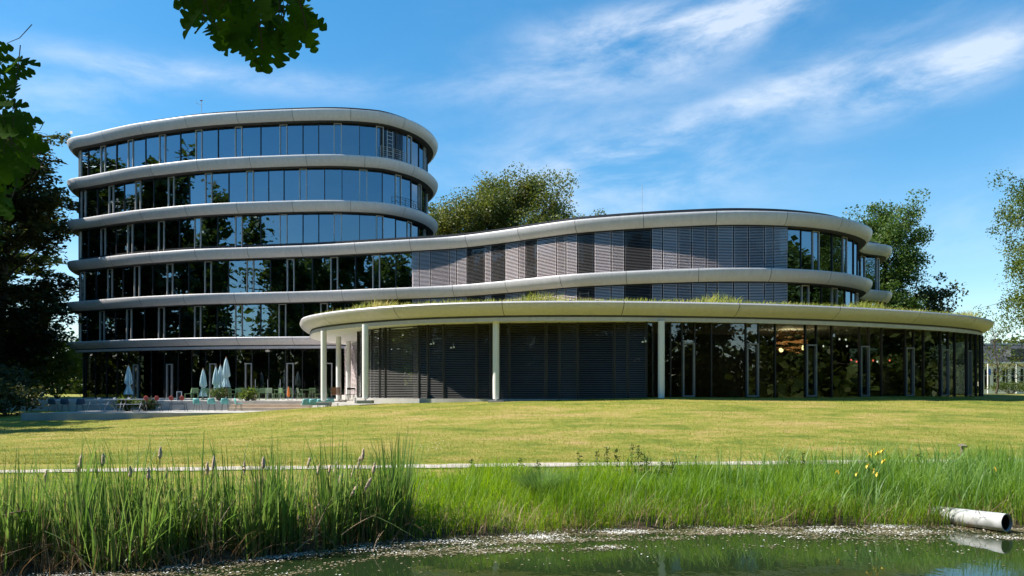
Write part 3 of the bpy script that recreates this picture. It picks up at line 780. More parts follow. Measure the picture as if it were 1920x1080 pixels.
def make_tree(name, label, loc, H, rad, zc, rz, n_limb, n_sub, leaves, lsize, mat, seed, trunk_r=.4, clump=1.2, flat=.2, droop=.15, group=None, sub_len=2.6, bare=.2, shell=(.55, .98), lean=(0, 0), fz=.75, skew=None):
    """rad: crown radii in plan (x, y); zc: crown centre height; rz: crown half height"""
    rg = np.random.default_rng(seed)
    root = thing(name, label, 'tree', loc, 0, group)
    tb = MB(); top = np.array((lean[0], lean[1], H * .86))
    tp = [np.array((lean[0] * t + .25 * sin(t * 5 + seed), lean[1] * t + .25 * cos(t * 4 + seed) - .25 * cos(seed), H * .86 * t)) for t in np.linspace(0, 1, 9)]
    tp[0] = np.array((0, 0, -.3))
    tb.tube(tp, [trunk_r * (1.25 - 1.1 * t) if t > .02 else trunk_r * 1.5 for t in np.linspace(0, 1, 9)], 9)
    centres = []
    for i in range(n_limb):
        t0 = bare + (1 - bare) * (i + rg.random()) / n_limb * .95
        k = min(int(t0 * 8), 7); f = t0 * 8 - k
        p = tp[k] * (1 - f) + tp[k + 1] * f
        v = rg.normal(size=3); v /= np.linalg.norm(v); s = rg.uniform(*shell)
        # aim for a point of the crown shell at roughly the limb's own height band
        zt = zc + rz * np.clip((t0 - bare) / (1 - bare) * 2.0 - .92 + rg.normal() * .18, -1, 1) * .97
        rr = sqrt(max(0.05, 1 - abs((zt - zc) / rz) ** 3.2)); a = i * 2.399 + rg.normal() * .35
        q = np.array((lean[0] * .7 + rad[0] * rr * s * cos(a), lean[1] * .7 + rad[1] * rr * s * sin(a), zt))
        if skew is not None: q = q + np.array(skew) * rr
        if q[2] < p[2] - 1.5: p = tp[max(1, k - 2)]
        L = np.linalg.norm(q - p)
        pts = bez(p, q, (0, 0, L * .14 * (1 - droop * 2)), 7)
        r0 = trunk_r * (.42 - .2 * t0)
        tb.tube(pts, [r0 * (1 - .8 * x) + .012 for x in np.linspace(0, 1, 7)], 5, False)
        centres.append((pts[-1], 1.0))
        for j in range(n_sub):
            f = rg.uniform(.3, 1.0); b = pts[min(6, int(f * 6 + .5))]
            d = rg.normal(size=3); d[2] = d[2] * .6 + .12 - droop; d /= np.linalg.norm(d)
            d = d * .8 + (q - p) / L * .5
            e = b + d * sub_len * rg.uniform(.45, 1.15)
            tb.tube(bez(b, e, (0, 0, .15 * sub_len * (1 - droop * 3)), 4), [r0 * .32 + .01, r0 * .22 + .008, .016, .008], 4, False)
            centres.append((e, rg.uniform(.6, 1.1))); centres.append(((b + e) / 2, .6))
    tb.build('trunk', M['bark'], root, True)
    C = np.array([c for c, _ in centres]); w = np.array([x for _, x in centres])
    pick = rg.choice(len(C), leaves, p=w / w.sum())
    off = rg.normal(size=(leaves, 3)); off /= np.maximum(1, np.linalg.norm(off, axis=1) / 1.9)[:, None]; off = off * clump * .5 * np.array((1, 1, fz))
    P = C[pick] + off * (.55 + .6 * rg.random((len(C), 1)))[pick]
    P[:, 2] -= droop * 1.6 * rg.random(leaves) * clump
    P = P[P[:, 2] > .3]
    V, Qd = leaf_quads(P, lsize, rg, flat, droop)
    obj('crown', fast_mesh('crown', V, Qd), LEAF[mat], root)
    return root
# three tall trees behind the low wing
make_tree('broadleaf_tree', 'broad spreading green tree rising behind the wing beside the tower', (0.3, 88, 1.9), 25.0, (9.8, 7), 16.2, 8.0, 52, 11, 130000, .30, 'olive', 11, .5, 1.6, .2, .1)
make_tree('broadleaf_tree', 'lower round green tree squeezed against the tower end behind the wing', (-7.6, 90, 1.9), 21.5, (4.8, 5), 14.5, 6.6, 20, 10, 46000, .30, 'olive', 12, .4, 1.5)
make_tree('broadleaf_tree', 'smaller rounded tree at the right shoulder of the broad tree behind the wing', (9.4, 92, 1.9), 21.0, (4.6, 5), 14.6, 6.6, 20, 10, 46000, .30, 'green', 13, .4, 1.5)
# oak behind the wing's rounded end
make_tree('oak_tree', 'open crowned oak with visible limbs behind the rounded end of the wing', (37.2, 76, 2.0), 18.8, (3.9, 4), 11.8, 6.8, 28, 9, 42000, .27, 'oak', 21, .45, 1.3, .15, .0, bare=.3, shell=(.45, .85), sub_len=1.7)
make_tree('oak_tree', 'low dark bush of oak shoots beside the open crowned oak', (41.0, 76, 2.0), 11.0, (1.9, 2), 7.4, 3.6, 12, 5, 5200, .36, 'dark', 22, .2, .95)
# tree at the end of the canopy
make_tree('weeping_tree', 'bright green weeping tree hanging past the end of the canopy', (41.0, 52, 2.2), 17.0, (7.6, 6), 10.6, 6.6, 64, 16, 210000, .18, 'bright', 31, .35, .95, .1, .42, shell=(.6, 1.0), sub_len=2.4)
# dark trees left of the tower
make_tree('cedar_tree', 'tall dark layered conifer standing against the left end of the tower', (-46.5, 70, 1.9), 25.0, (6.6, 6), 13.5, 11.6, 44, 9, 48000, .5, 'dark', 41, .45, 1.35, .75, .22, fz=.28, bare=.08, sub_len=2.8)
make_tree('cedar_tree', 'darkest tall conifer at the far left of the terrace', (-47.5, 58, 1.75), 22.0, (6.2, 6), 12.0, 10.6, 40, 9, 44000, .46, 'dark', 42, .5, 1.3, .7, .22, fz=.3, bare=.06, sub_len=2.6)
make_tree('cedar_tree', 'bare stemmed conifer behind the two dark conifers left of the tower', (-56, 84, 1.9), 24.0, (6.6, 6), 13.5, 10.5, 30, 7, 17000, .6, 'green', 43, .4, 1.4, .7, .2, fz=.3, bare=.15)
# young trees in front of the far house
make_tree('young_tree', 'thin young tree in front of the white house', (44.6, 71, 2.3), 6.6, (1.5, 1.5), 4.2, 2.2, 12, 5, 1100, .2, 'bright', 51, .08, .7)
make_tree('young_tree', 'second young tree before the white house, with darker leaves', (48.5, 72, 2.3), 5.4, (1.7, 1.5), 3.2, 2.0, 12, 5, 1200, .2, 'green', 52, .08, .7)

# woodland around the pond that shades the left lawn and mirrors in the glass: one mass
def wood_mass(specs, seed):
    rg = np.random.default_rng(seed); CC = []; CI = []; tb = MB()
    for X, Y, H, r in specs:
        tb.tube([(X, Y, 0), (X + .3, Y, H * .45), (X, Y + .2, H * .85)], [.45, .32, .08], 6)
        m = int(34 * r / 5)
        for _ in range(m):
            t = rg.random() ** .75; zz = H * (.16 + .80 * t)
            rr = r * (1 - (t * .9) ** 2.2) ** .5 * rg.uniform(.25, 1.0); a = rg.uniform(0, 2 * pi)
            c = np.array((X + rr * cos(a), Y + rr * sin(a), zz))
            tb.tube([(X, Y, zz * .8), c], [.08, .02], 3, False)
            k = 150; cc = c + rg.normal(size=(k, 3)) * np.array((.95, .95, .6)) * (.75 + .6 * rg.random())
            CC.append(cc)
        k = 130; t = rg.random(k) ** .8            # coarse leaves close the inside of the crown
        rr = r * np.sqrt(1 - (t * .92) ** 2.2) * .62 * rg.random(k) ** .5; a = rg.uniform(0, 2 * pi, k)
        CI.append(np.stack([X + rr * np.cos(a), Y + rr * np.sin(a), H * (.08 + .8 * t)], 1))
        k = 200; hh = rg.uniform(3, 6.5)          # undergrowth round each foot
        CI.append(np.array((X, Y, 0)) + np.stack([rg.normal(0, r * .62, k), rg.normal(0, 1.6, k), np.abs(rg.normal(0, .5, k)) * hh + .3], 1))
    k = 5200; CI.append(np.stack([rg.uniform(-95, 95, k), rg.normal(-34, 1.5, k), rg.uniform(0, 9, k)], 1))      # closed wood edge behind
    k = 3600; CI.append(np.stack([rg.normal(80, 1.5, k), rg.uniform(-34, 90, k), rg.uniform(0, 9, k)], 1)); CI.append(np.stack([rg.normal(-84, 1.5, k), rg.uniform(-34, 110, k), rg.uniform(0, 11, k)], 1))
    C = np.concatenate(CC); C = C[C[:, 2] > .4]; I = np.concatenate(CI)
    V, Qd = leaf_quads(C, .72, rg, .45, .1, .7)
    I = np.repeat(I, 3, 0) + rg.normal(0, .9, (len(I) * 3, 3)); I[:, 2] = np.abs(I[:, 2])
    V2, Q2 = leaf_quads(I, 1.15, rg, .2, .1, .8)
    V, Qd = np.concatenate([V, V2]), np.concatenate([Qd, Q2 + len(V)])
    o = obj('woodland', fast_mesh('woodland', V, Qd), LEAF['green'])
    tag(o, 'dark belt of tall trees round the pond, seen in the glass', 'woodland', kind='stuff')
    tag(tb.build('woodland_trunks', M['bark'], o), kind='stuff')
    return o
spec = []
for i in range(18): spec.append((-48 + i * 6 + random.uniform(-2, 2), -19 - 7 * (i % 2) + random.uniform(-3, 3), random.uniform(23, 27) + (3 if i < 6 else 0), random.uniform(5, 6.5)))
for i in range(16): spec.append((-150 + i * 20 + random.uniform(-5, 5), 128 + random.uniform(-8, 8), random.uniform(8, 11), 7))
spec += [(-34, -8, 25, 6), (-44, 0, 26, 6.5), (-52, 10, 24, 6), (-48, 18, 20, 4), (-40.5, 32.0, 26, 2.8), (-43.5, 44.5, 26, 3.6), (-44, 57.5, 29, 2.8), (-48.5, 51, 30, 3.2), (-46.5, 38.5, 27, 3.4), (-60, 24, 22, 5.5), (-64, 36, 24, 6), (-62, 56, 27, 6), (-58, 64, 29, 6), (-66, 76, 29, 7), (-56, 74, 27, 5),
         (-58, -14, 26, 6), (-66, -4, 26, 6), (-60, 4, 25, 6), (-70, 12, 26, 6), (-54, -24, 26, 6), (-72, 24, 26, 6),
         (56, 20, 21, 6.5), (58, 11, 20, 6.5), (62, 4, 23, 7), (61, -5, 22, 7), (60, -12, 24, 7), (49, 30, 18, 6), (54, 39, 17, 6), (62, 48, 17, 6), (60, 30, 20, 6), (70, 56, 18, 7), (50, 20, 16, 5)]
wood_mass(spec, 5)
# shrubs in the shade left of the terrace
def shrub(label, loc, r, h, mat, seed, n=2600, ls=.22):
    rg = np.random.default_rng(seed); root = thing('shrub', label, 'shrub', loc)
    tb = MB(); C = []
    for i in range(16):
        a = rg.uniform(0, 2 * pi); q = np.array((r * .8 * cos(a) * rg.random() ** .5, r * .8 * sin(a) * rg.random() ** .5, h * rg.uniform(.35, .95)))
        tb.tube(bez((0, 0, -.1), q, (0, 0, h * .15), 4), [.03, .022, .015, .006], 4, False); C.append(q)
    tb.build('stem', M['bark'], root)
    C = np.array(C)[rg.integers(0, 16, n)] + rg.normal(size=(n, 3)) * np.array((r * .22, r * .22, h * .15))
    C = C[C[:, 2] > .03]
    V, Qd = leaf_quads(C, ls, rg, .3, .1)
    obj('foliage', fast_mesh('foliage', V, Qd), LEAF[mat], root)
    return root
shrub('wide dark evergreen shrub under the conifers beyond the terrace', (-36.5, 53.5, 1.5), 2.6, 2.4, 'dark', 61, 5000, .3)
shrub('sunlit green shrub glimpsed between the conifers and the tower', (-45.0, 76, 1.8), 4.2, 6.0, 'bright', 62, 5000, .4)
shrub('low dark green shrub at the foot of the white house', (54.5, 84, 2.3), 2.0, 1.2, 'green', 69, 1800, .2)
shrub('low dark shrub at the left end of the terrace wall', (-30.5, 46.5, 1.2), 2.2, 1.7, 'dark', 63, 3400, .24)
shrub('small round green shrub between the seats on the lower terrace', (-24.3, 48.6, 1.47), .75, .75, 'bright', 64, 900, .16)
shrub('small oval green shrub beside the round one on the lower terrace', (-23.2, 48.7, 1.47), .7, .65, 'green', 65, 900, .16)
shrub('potted green plant standing among the tables on the upper terrace', (-19.6, 51.4, 2.07), .6, .8, 'green', 66, 700, .15)
shrub('leafy plant spilling from a box on the upper terrace', (-17.6, 51.0, 2.07), .65, .7, 'bright', 67, 700, .15)

# ------------------------------------------------------------------ reeds and grasses
def blades(name, B, H, W, mat, rg, lean=.18, curve=.35, segs=3, parent=None, azim=None):
    """B (n,3) bases; strips of segs quads narrowing to the tip"""
    n = len(B); a = rg.uniform(0, 2 * pi, n) if azim is None else azim
    d = np.stack([np.cos(a), np.sin(a), np.zeros(n)], 1); w = np.stack([-np.sin(a + rg.normal(0, .6, n)), np.cos(a), np.zeros(n)], 1)
    # widths mostly across the view so that thin blades stay visible
    lo = (np.abs(rg.normal(0, lean, n)) * H)[:, None]; cu = (np.abs(rg.normal(0, curve, n)) * H)[:, None]
    V = []
    for i in range(segs + 1):
        t = i / segs
        p = B + d * (lo * t + cu * t ** 3) + np.array((0, 0, 1.0)) * (H[:, None] * t * (1 - .25 * (cu / H[:, None]) * t))
        ww = (W * (1 - t ** 2.2) * (.75 + .25 * min(1, t * 3)) + .0008)[:, None]
        V += [p - w * ww * .5, p + w * ww * .5]
    V = np.stack(V, 1).reshape(-1, 3)
    k = 2 * (segs + 1); base = (np.arange(n) * k)[:, None]
    q = np.concatenate([base + np.array([[2 * i, 2 * i + 1, 2 * i + 3, 2 * i + 2]]) for i in range(segs)], 1).reshape(-1, 4)
    return obj(name, fast_mesh(name, V, q), mat, parent)
M['reed'] = leafy('reed_leaf', (.06, .125, .032), (.125, .225, .058), (.26, .34, .12), .48, .42, .9)
M['sedge'] = leafy('sedge_leaf', (.08, .17, .014), (.155, .28, .026), (.27, .40, .06), .5, .5, .6)
M['reedgrass'] = leafy('reed_grass_leaf', (.09, .19, .04), (.17, .30, .075), (.30, .42, .15), .48, .45, .7)
M['straw'] = leafy('dead_reed', (.10, .065, .03), (.26, .18, .10), (.46, .37, .26), .2, .7, 1.5)
rg = np.random.default_rng(99)
def bank_points(n, x0, x1, off0, off1, dens=None, clumps=None, cs=.25):
    X = rg.uniform(x0, x1, n)
    if clumps is not None:
        ci = rg.integers(0, len(clumps), n); X = clumps[ci, 0] + rg.normal(0, cs, n); O = clumps[ci, 1] + rg.normal(0, cs, n)
    else: O = rg.uniform(off0, off1, n)
    Y = interp(X, BX, BY) + O
    Z = np.maximum(ground_z(X, Y), -.15)
    return np.stack([X, Y, Z], 1)
# cattail leaves, in clumps, left part of the bank
cl1 = np.stack([rg.uniform(-10.5, -2.5, 60), rg.uniform(-.15, 1.1, 60)], 1)
cl1 = np.concatenate([cl1, np.array([[-2.35, .2], [-2.2, .3], [-2.55, .1], [-3.3, .0], [-3.9, .1], [-4.2, .3], [-2.3, .5]])])
cih = rg.uniform(.62, 1.12, len(cl1)); cih[60:] = 1.08; pick = rg.choice(len(cl1), 2100, p=(lambda w: w / w.sum())(np.where(np.arange(len(cl1)) >= 60, 1.6, rg.uniform(.3, 1.4, len(cl1)))))
X = cl1[pick, 0] + rg.normal(0, .11, 2100); Y = interp(X, BX, BY) + cl1[pick, 1] + rg.normal(0, .10, 2100)
B = np.stack([X, Y, np.maximum(ground_z(X, Y), -.12)], 1); hc = cih[pick]
az_ = np.arctan2(B[:, 1] - interp(X, BX, BY) - cl1[pick, 1], X - cl1[pick, 0]) + rg.normal(0, .5, len(X))
kk = B[:, 0] < -1.98; B = B[kk]; hc = hc[kk]; az_ = az_[kk]
tag(blades('cattail_leaves', B, rg.uniform(.8, 1.95, len(B)) * hc, rg.uniform(.02, .04, len(B)), M['reed'], rg, .12, .10, 5, azim=az_), 'dark green cattail leaves standing in clumps along the pond edge', 'reeds', kind='stuff')
B = bank_points(1100, -11, -2.0, .2, 2.0)
pk = rg.choice(len(cl1), 420); X = cl1[pk, 0] + rg.normal(0, .15, 420); Y = interp(X, BX, BY) + cl1[pk, 1] + rg.normal(0, .12, 420); Bb = np.stack([X, Y, np.maximum(ground_z(X, Y), -.1)], 1); Bb = Bb[X < -1.98]
tag(blades('bent_cattail_leaves', Bb, rg.uniform(.6, 1.5, len(Bb)), rg.uniform(.018, .034, len(Bb)), M['reed'], rg, .35, .7, 6), 'bent and drooping cattail leaves among the upright ones', 'reeds', kind='stuff')
B = bank_points(1100, -11, -2.0, .2, 2.0)
tag(blades('short_reeds', B, rg.uniform(.5, 1.2, len(B)), rg.uniform(.010, .018, len(B)), M['sedge'], rg, .14, .2, 3), 'lighter green reeds growing between the cattail clumps', 'reeds', kind='stuff')
B = bank_points(1900, -11, -1.9, -.35, 1.1)
B = np.concatenate([B, bank_points(1300, -2.4, 16, -.28, .3)])
tag(blades('dead_reed_litter', B, rg.uniform(.15, .75, len(B)), rg.uniform(.008, .018, len(B)), M['straw'], rg, .7, .5, 3), 'straw coloured dead reed stems and litter under the cattails', 'dead reeds', kind='stuff')
B = bank_points(950, -10.5, -2.0, -.1, 1.2)
tag(blades('dry_reed_stalks', B, rg.uniform(.6, 1.45, len(B)), rg.uniform(.009, .016, len(B)), M['straw'], rg, .16, .06, 3), 'upright tan dry stalks mixed into the cattail clumps', 'dead reeds', kind='stuff')
# soft sedge on the right part of the bank
def sedge_h(X): return np.interp(X, [-12, -2.6, -1, 2, 5, 8, 10, 14], [.4, .6, .82, .9, .85, .95, 1.15, 1.3])
X = rg.uniform(-2.6, 17, 34000); O = -.25 + rg.random(34000) ** .9 * (interp(X, PXs, PYs) - interp(X, BX, BY) - 1.3)
Y = interp(X, BX, BY) + O; Z = np.maximum(ground_z(X, Y), 0)
pat = .75 + .35 * np.sin(X * 1.9 + Y * 1.3) * np.sin(X * .7 - Y * 2.1)
B = np.stack([X, Y, Z], 1)
tag(blades('sedge', B, sedge_h(X) * rg.uniform(.45, 1.0, len(X)) * pat * (1 - .25 * O / 5), rg.uniform(.007, .015, len(X)), M['sedge'], rg, .16, .32, 3), 'soft bright green sedge covering the far bank of the pond', 'sedge', kind='stuff')
X = rg.uniform(2.5, 17, 5200); keep = rg.random(len(X)) < np.interp(X, [2.5, 6, 9, 17], [.12, .35, 1, 1]); X = X[keep]
O = .05 + rg.random(len(X)) * 3.4; Y = interp(X, BX, BY) + O; B = np.stack([X, Y, np.maximum(ground_z(X, Y), -.05)], 1)
tag(blades('reed_grass', B, rg.uniform(.65, 1.25, len(X)) * np.interp(X, [2.5, 9, 17], [.75, .95, 1.05]), rg.uniform(.012, .026, len(X)), M['reedgrass'], rg, .16, .45, 4), 'taller pale green reed grass thickening towards the drain pipe', 'reed grass', kind='stuff')
# fringe of longer grass at the path and rough lawn tufts
X = rg.uniform(-15, 17, 9000); Y = interp(X, PXs, PYs) - .55 - rg.random(9000) ** 1.6 * 2.6; B = np.stack([X, Y, ground_z(X, Y)], 1)
tag(blades('verge_grass', B, rg.uniform(.06, .22, len(X)), rg.uniform(.006, .012, len(X)), M['sedge'], rg, .3, .4, 2), 'rough short grass on the verge between path and sedge', 'grass', kind='stuff')
M['lawnblade'] = leafy('lawn_blade', (.12, .17, .022), (.25, .265, .045), (.44, .36, .12), .3, .6, .35)
n = 210000
Y = 20.6 + rg.random(n) ** 1.5 * 23; X = rg.uniform(-.72, .72, n) * Y
ok = (Y < interp(X, EX, EYs) - .05) & (np.abs(Y - interp(X, PXs, PYs)) > .56) & (Y > interp(X, PXs, PYs))
X, Y = X[ok], Y[ok]; B = np.stack([X, Y, ground_z(X, Y) - .005], 1)
tag(blades('lawn_grass', B, rg.uniform(.025, .075, len(X)), rg.uniform(.008, .02, len(X)), M['lawnblade'], rg, .5, .5, 1), 'short mown yellow green grass of the sloping lawn', 'grass', kind='stuff')
# planting on the pavilion roof
rgg = np.random.default_rng(17); Bs = []
for u in np.linspace(0, PAV.len, 21000):
    if PAV.facing(u) > 0:
        p = PAV.at(u + rgg.normal() * .1, rgg.uniform(.56, 2.2)); Bs.append((p[0], p[1], Z6))
B = np.array(Bs); hh = rgg.uniform(.16, .52, len(B)) * (.55 + .75 * np.maximum(0, np.sin(B[:, 0] * 1.1) * np.sin(B[:, 0] * .37 + 1)))
M['roofgrass'] = leafy('roof_grass', (.16, .22, .04), (.30, .34, .07), (.50, .42, .17), .35, .6, .4)
tag(blades('roof_grass', B, hh + .04, rgg.uniform(.016, .045, len(B)), M['roofgrass'], rgg, .35, .4, 2), 'yellow green grasses growing along the edge of the pavilion roof', 'grass', kind='stuff')

# ------------------------------------------------------------------ pond margin things
M['head'] = surf('cattail_fluff', (.62, .44, .32), (.82, .63, .49), rough=.95, scale=40, bump=.6, bscale=90)
def cattail(x, y, tip_x, tip_z, hl, seed, label, group):
    """stem from the mud to a fluffy head; tip given in metres sideways and up"""
    rgc = random.Random(seed)
    z0 = float(max(ground_z(x, y), -.1))
    root = thing('cattail', label, 'cattail', (x, y, z0), 0, group)
    tip = np.array((tip_x - x, rgc.uniform(-.1, .1), tip_z - z0)); bot = tip * (1 - hl / np.linalg.norm(tip))
    MB().tube(bez((0, 0, 0), bot, (-tip[0] * .12, 0, .05), 6), [.008, .008, .007, .006, .005, .005], 5).build('stalk', M['straw'], root)
    d = tip - bot; pts = [bot + d * t + np.array((rgc.uniform(-1, 1), rgc.uniform(-1, 1), 0)) * .005 for t in np.linspace(0, 1, 9)]
    MB().tube(pts, [.006, .020, .028 * rgc.uniform(.75, 1.35), .031, .028 * rgc.uniform(.6, 1.4), .026, .027 * rgc.uniform(.6, 1.3), .016, .004], 8).build('seed_head', M['head'], root, True)
    for k in range(3):
        a = rgc.uniform(0, 6.28); h = rgc.uniform(.8, 1.3)
        B1 = np.array([[.02 * cos(a), .02 * sin(a), 0]])
        blades('leaf', B1, np.array([h]), np.array([.016]), M['reed'], np.random.default_rng(seed * 7 + k), .15, .15, 4, root)
HEADS = [(152, 865, 8), (195, 862, 5), (297, 850, 5), (250, 884, 4), (283, 888, 4), (316, 886, 4), (88, 893, 4), (400, 868, 7), (392, 878, 5), (462, 875, 4), (494, 868, 4), (580, 868, 4), (599, 882, 6), (620, 883, 6), (633, 877, 5), (642, 897, 4),
         (684, 852, 6), (676, 866, 4), (664, 887, 7), (704, 877, 4), (697, 909, 8), (672, 921, 6), (287, 962, 4), (604, 955, 4), (148, 878, 4)]
for i, (px, py, sz) in enumerate(HEADS):
    lean_px = -10 if px < 560 else -28 if py < 900 else -60
    Y = yb_f(-5 if px < 560 else -3) + random.uniform(.05, .5)
    if px > 560: Y = 14.2 + random.uniform(0, .35)
    hx = (px - 960) / FPX * Y; hz = EYE + (HOR - py) / FPX * Y
    hl = .17 + .014 * sz
    if py > 940: lb = ('broken cattail head caught low among the green leaves', 'broken cattail heads')
    elif px > 655 and px < 700: lb = ('cattail with a long pale head leaning far over', 'leaning cattails')
    elif px > 560: lb = ('cattail head in the loose cluster by the end of the reed bed', 'cattails at the end of the reed bed')
    elif sz > 5: lb = ('thick ragged cattail head standing clear above the path', 'thick cattail heads')
    else: lb = ('slim upright cattail head among the dense reeds', 'slim upright cattails')
    cattail(hx + lean_px / FPX * Y, Y, hx, hz + hl * .5, hl, 300 + i, *lb)
# fallen reed stems lying over the litter
rf = random.Random(4)
FALL = [((0, 890), (55, 867)), ((2, 968), (70, 958)), ((1, 1068), (42, 1064)), ((110, 1058), (215, 1048)), ((170, 1075), (248, 1068)), ((205, 1072), (255, 1066)), ((290, 1066), (422, 1012)), ((410, 985), (447, 930)), ((62, 1030), (105, 1020)), ((555, 1032), (600, 1002)), ((640, 1003), (705, 965)), ((590, 1000), (625, 930)), ((700, 1035), (712, 1000))]
for i, ((x0, y0), (x1, y1)) in enumerate(FALL):
    Ya = 11.9 + (x0 / 755) * 1.7
    a = at_y(x0, min(y0, 1060) if y0 > 900 else y0 + 80, Ya); b = at_y(x1, min(y1, 1052) if y1 > 900 else y1 + 90, Ya + .25)
    m = np.array(a)
    root = thing('fallen_reed', 'pale dead reed stem fallen across the cattail litter', 'reed', a, 0, 'dead stems fallen among the cattails')
    e = np.array(b) - m
    MB().tube(bez((0, 0, 0), e, (0, 0, .06), 6), [.011, .011, .010, .009, .007, .004], 6).build('stem', M['straw'], root)
    w0 = e * .55
    blades('leaf', np.array([w0]), np.array([.22]), np.array([.012]), M['straw'], np.random.default_rng(900 + i), .9, .8, 3, root)
# yellow flag irises
M['petal'] = surf('iris_petal', (.75, .48, .02), (.85, .60, .04), rough=.6, scale=20)
def petal_mesh(w, l, droop):
    V = []; F = []
    for i in range(5):
        t = i / 4; ww = w * sin(pi * min(1, .12 + t * .8)); z = .02 * sin(t * pi) - droop * t * t * l
        V += [(-ww / 2, l * t, z + .004), (0, l * t, z), (ww / 2, l * t, z + .004)]
    for i in range(4):
        for j in range(2): a = 3 * i + j; F.append((a, a + 1, a + 4, a + 3))
    return mesh('petal', V, F, True)
pm1, pm2 = petal_mesh(.05, .058, .9), petal_mesh(.03, .042, -1.1)
for i, (px, py) in enumerate([(1631, 853), (1646, 850), (1655, 845), (1657, 865), (1570, 885), (1607, 889), (1638, 883), (1644, 890), (1866, 880), (1627, 874)]):
    Y = 17.6 + (i % 3) * .35 - (.6 if py > 870 else 0); x, y, z = at_y(px, py, Y); zb = float(ground_z(x, y))
    root = thing('yellow_iris', 'lone yellow iris near the drain pipe' if px > 1800 else 'yellow iris held high in the cluster above the path line' if py < 868 else 'yellow iris flowering low in the reed grass', 'iris', (x, y, zb), random.uniform(0, 6), 'yellow irises held high' if py < 868 else 'yellow irises low in the grass')
    MB().tube([(0, 0, 0), (.01, 0, (z - zb) * .5), (0, 0, z - zb)], [.007, .006, .004], 6).build('stem', M['reed'], root)
    for k in range(3):
        a = k * 2 * pi / 3
        obj('petal', pm1, M['petal'], root, (0, 0, z - zb), (0, 0, a)); obj('petal', pm2, M['petal'], root, (0, 0, z - zb), (0, 0, a + 1.05))
    for k in range(4): blades('leaf', np.array([[.03 * cos(k * 1.6), .03 * sin(k * 1.6), 0]]), np.array([(z - zb) * random.uniform(.7, 1.02)]), np.array([.022]), M['reed'], np.random.default_rng(1200 + i * 5 + k), .08, .1, 4, root)
# tall leafy weeds standing above the sedge
for i, (px, py) in enumerate([(977, 858), (1008, 862), (1086, 848), (1119, 845), (1138, 837), (1156, 840), (1184, 833), (1196, 836), (1203, 842), (1212, 857), (1243, 862), (1262, 862), (1480, 855), (1506, 848), (1722, 850), (884, 862)]):
    Y = yp_f(px / 200 - 4) - 1.6 - (i % 3) * .4; x, y, z = at_y(px, py, Y); zb = float(ground_z(x, y)); h = z - zb
    root = thing('tall_weed', 'slender leafy weed rising above the sedge before the path', 'weed', (x, y, zb), 0, 'tall weeds by the path')
    MB().tube([(0, 0, 0), (.01, 0, h * .5), (.0, 0, h)], [.006, .005, .002], 5).build('stem', M['reed'], root)
    rw = np.random.default_rng(700 + i); t = rw.random(60) ** .8
    C = np.stack([rw.normal(0, .035, 60), rw.normal(0, .035, 60), h * (.3 + .7 * t)], 1)
    V, Qd = leaf_quads(C, .09, rw, .2, -.2, .28); obj('foliage', fast_mesh('foliage', V, Qd), LEAF['green'], root)
# a darker sedge tussock
tk = at_y(1012, 915, 17.2); tz = float(ground_z(tk[0], tk[1]))
root = thing('sedge_tussock', 'dark green rounded sedge tussock in the brighter bank', 'tussock', (tk[0], tk[1], tz))
rw = np.random.default_rng(5); n = 900; a = rw.uniform(0, 2 * pi, n)
blades('foliage', np.stack([np.cos(a) * .2 * rw.random(n), np.sin(a) * .2 * rw.random(n), np.zeros(n)], 1), rw.uniform(.5, .85, n), rw.uniform(.006, .011, n), M['reed'], rw, .4, .5, 4, root, a)
# drain pipe
M['pipe'] = surf('pipe_plastic', (.26, .27, .25), (.52, .52, .53), rough=.5, scale=4, spec=.5)
c1 = np.array(at_y(1888, 980, 15.3)); c0 = np.array(at_y(1772, 966, 16.5))
root = thing('drain_pipe', 'grey plastic drain pipe sticking out over the pond', 'pipe', tuple(c1))
ax = c1 - c0; Lp = np.linalg.norm(ax); q = mathutils.Vector(ax).to_track_quat('Z', 'Y').to_euler()
b = MB(); ro, ri = .178, .162
b.lathe([(ri, -Lp * .8), (ri, .0), (ro, .0), (ro, -Lp - .6)], 32)
b.f = b.f[:-2]
o = b.build('pipe_wall', M['pipe'], root, True, rot=q)
b = MB().lathe([(ri - .003, -.05), (ri - .003, -1.4), (.001, -1.4)], 24); b.f = b.f[:-2]; b.build('pipe_shade_sleeve', surf('pipe_shade', (.012, .012, .010), (.02, .02, .016), rough=.95, spec=.05), root, rot=q)  # added sleeve, coloured near black for the shade inside the pipe
# posts by the path
x, y, z = at_y(1805, 838, 20.2); zb = float(ground_z(x, y))
root = thing('wooden_post', 'weathered wooden post with a slanted cap in the tall grass', 'post', (x, y, zb))
MB().lathe([(.055, -.1), (.055, z - zb - .05), (.05, z - zb)], 10).build('shaft', M['wood'], root)
MB().box((0, 0, z - zb + .03), (.16, .16, .05), rx=.25).build('cap', M['wood'], root)
x, y, z = at_y(1305, 856, 21.4); zb = float(ground_z(x, y))
root = thing('marker_post', 'thin dark marker post beside the path', 'post', (x, y, zb))
MB().box((0, 0, (z - zb) / 2), (.035, .035, z - zb)).box((0, 0, z - zb), (.05, .05, .03)).build('shaft', M['dark'], root)
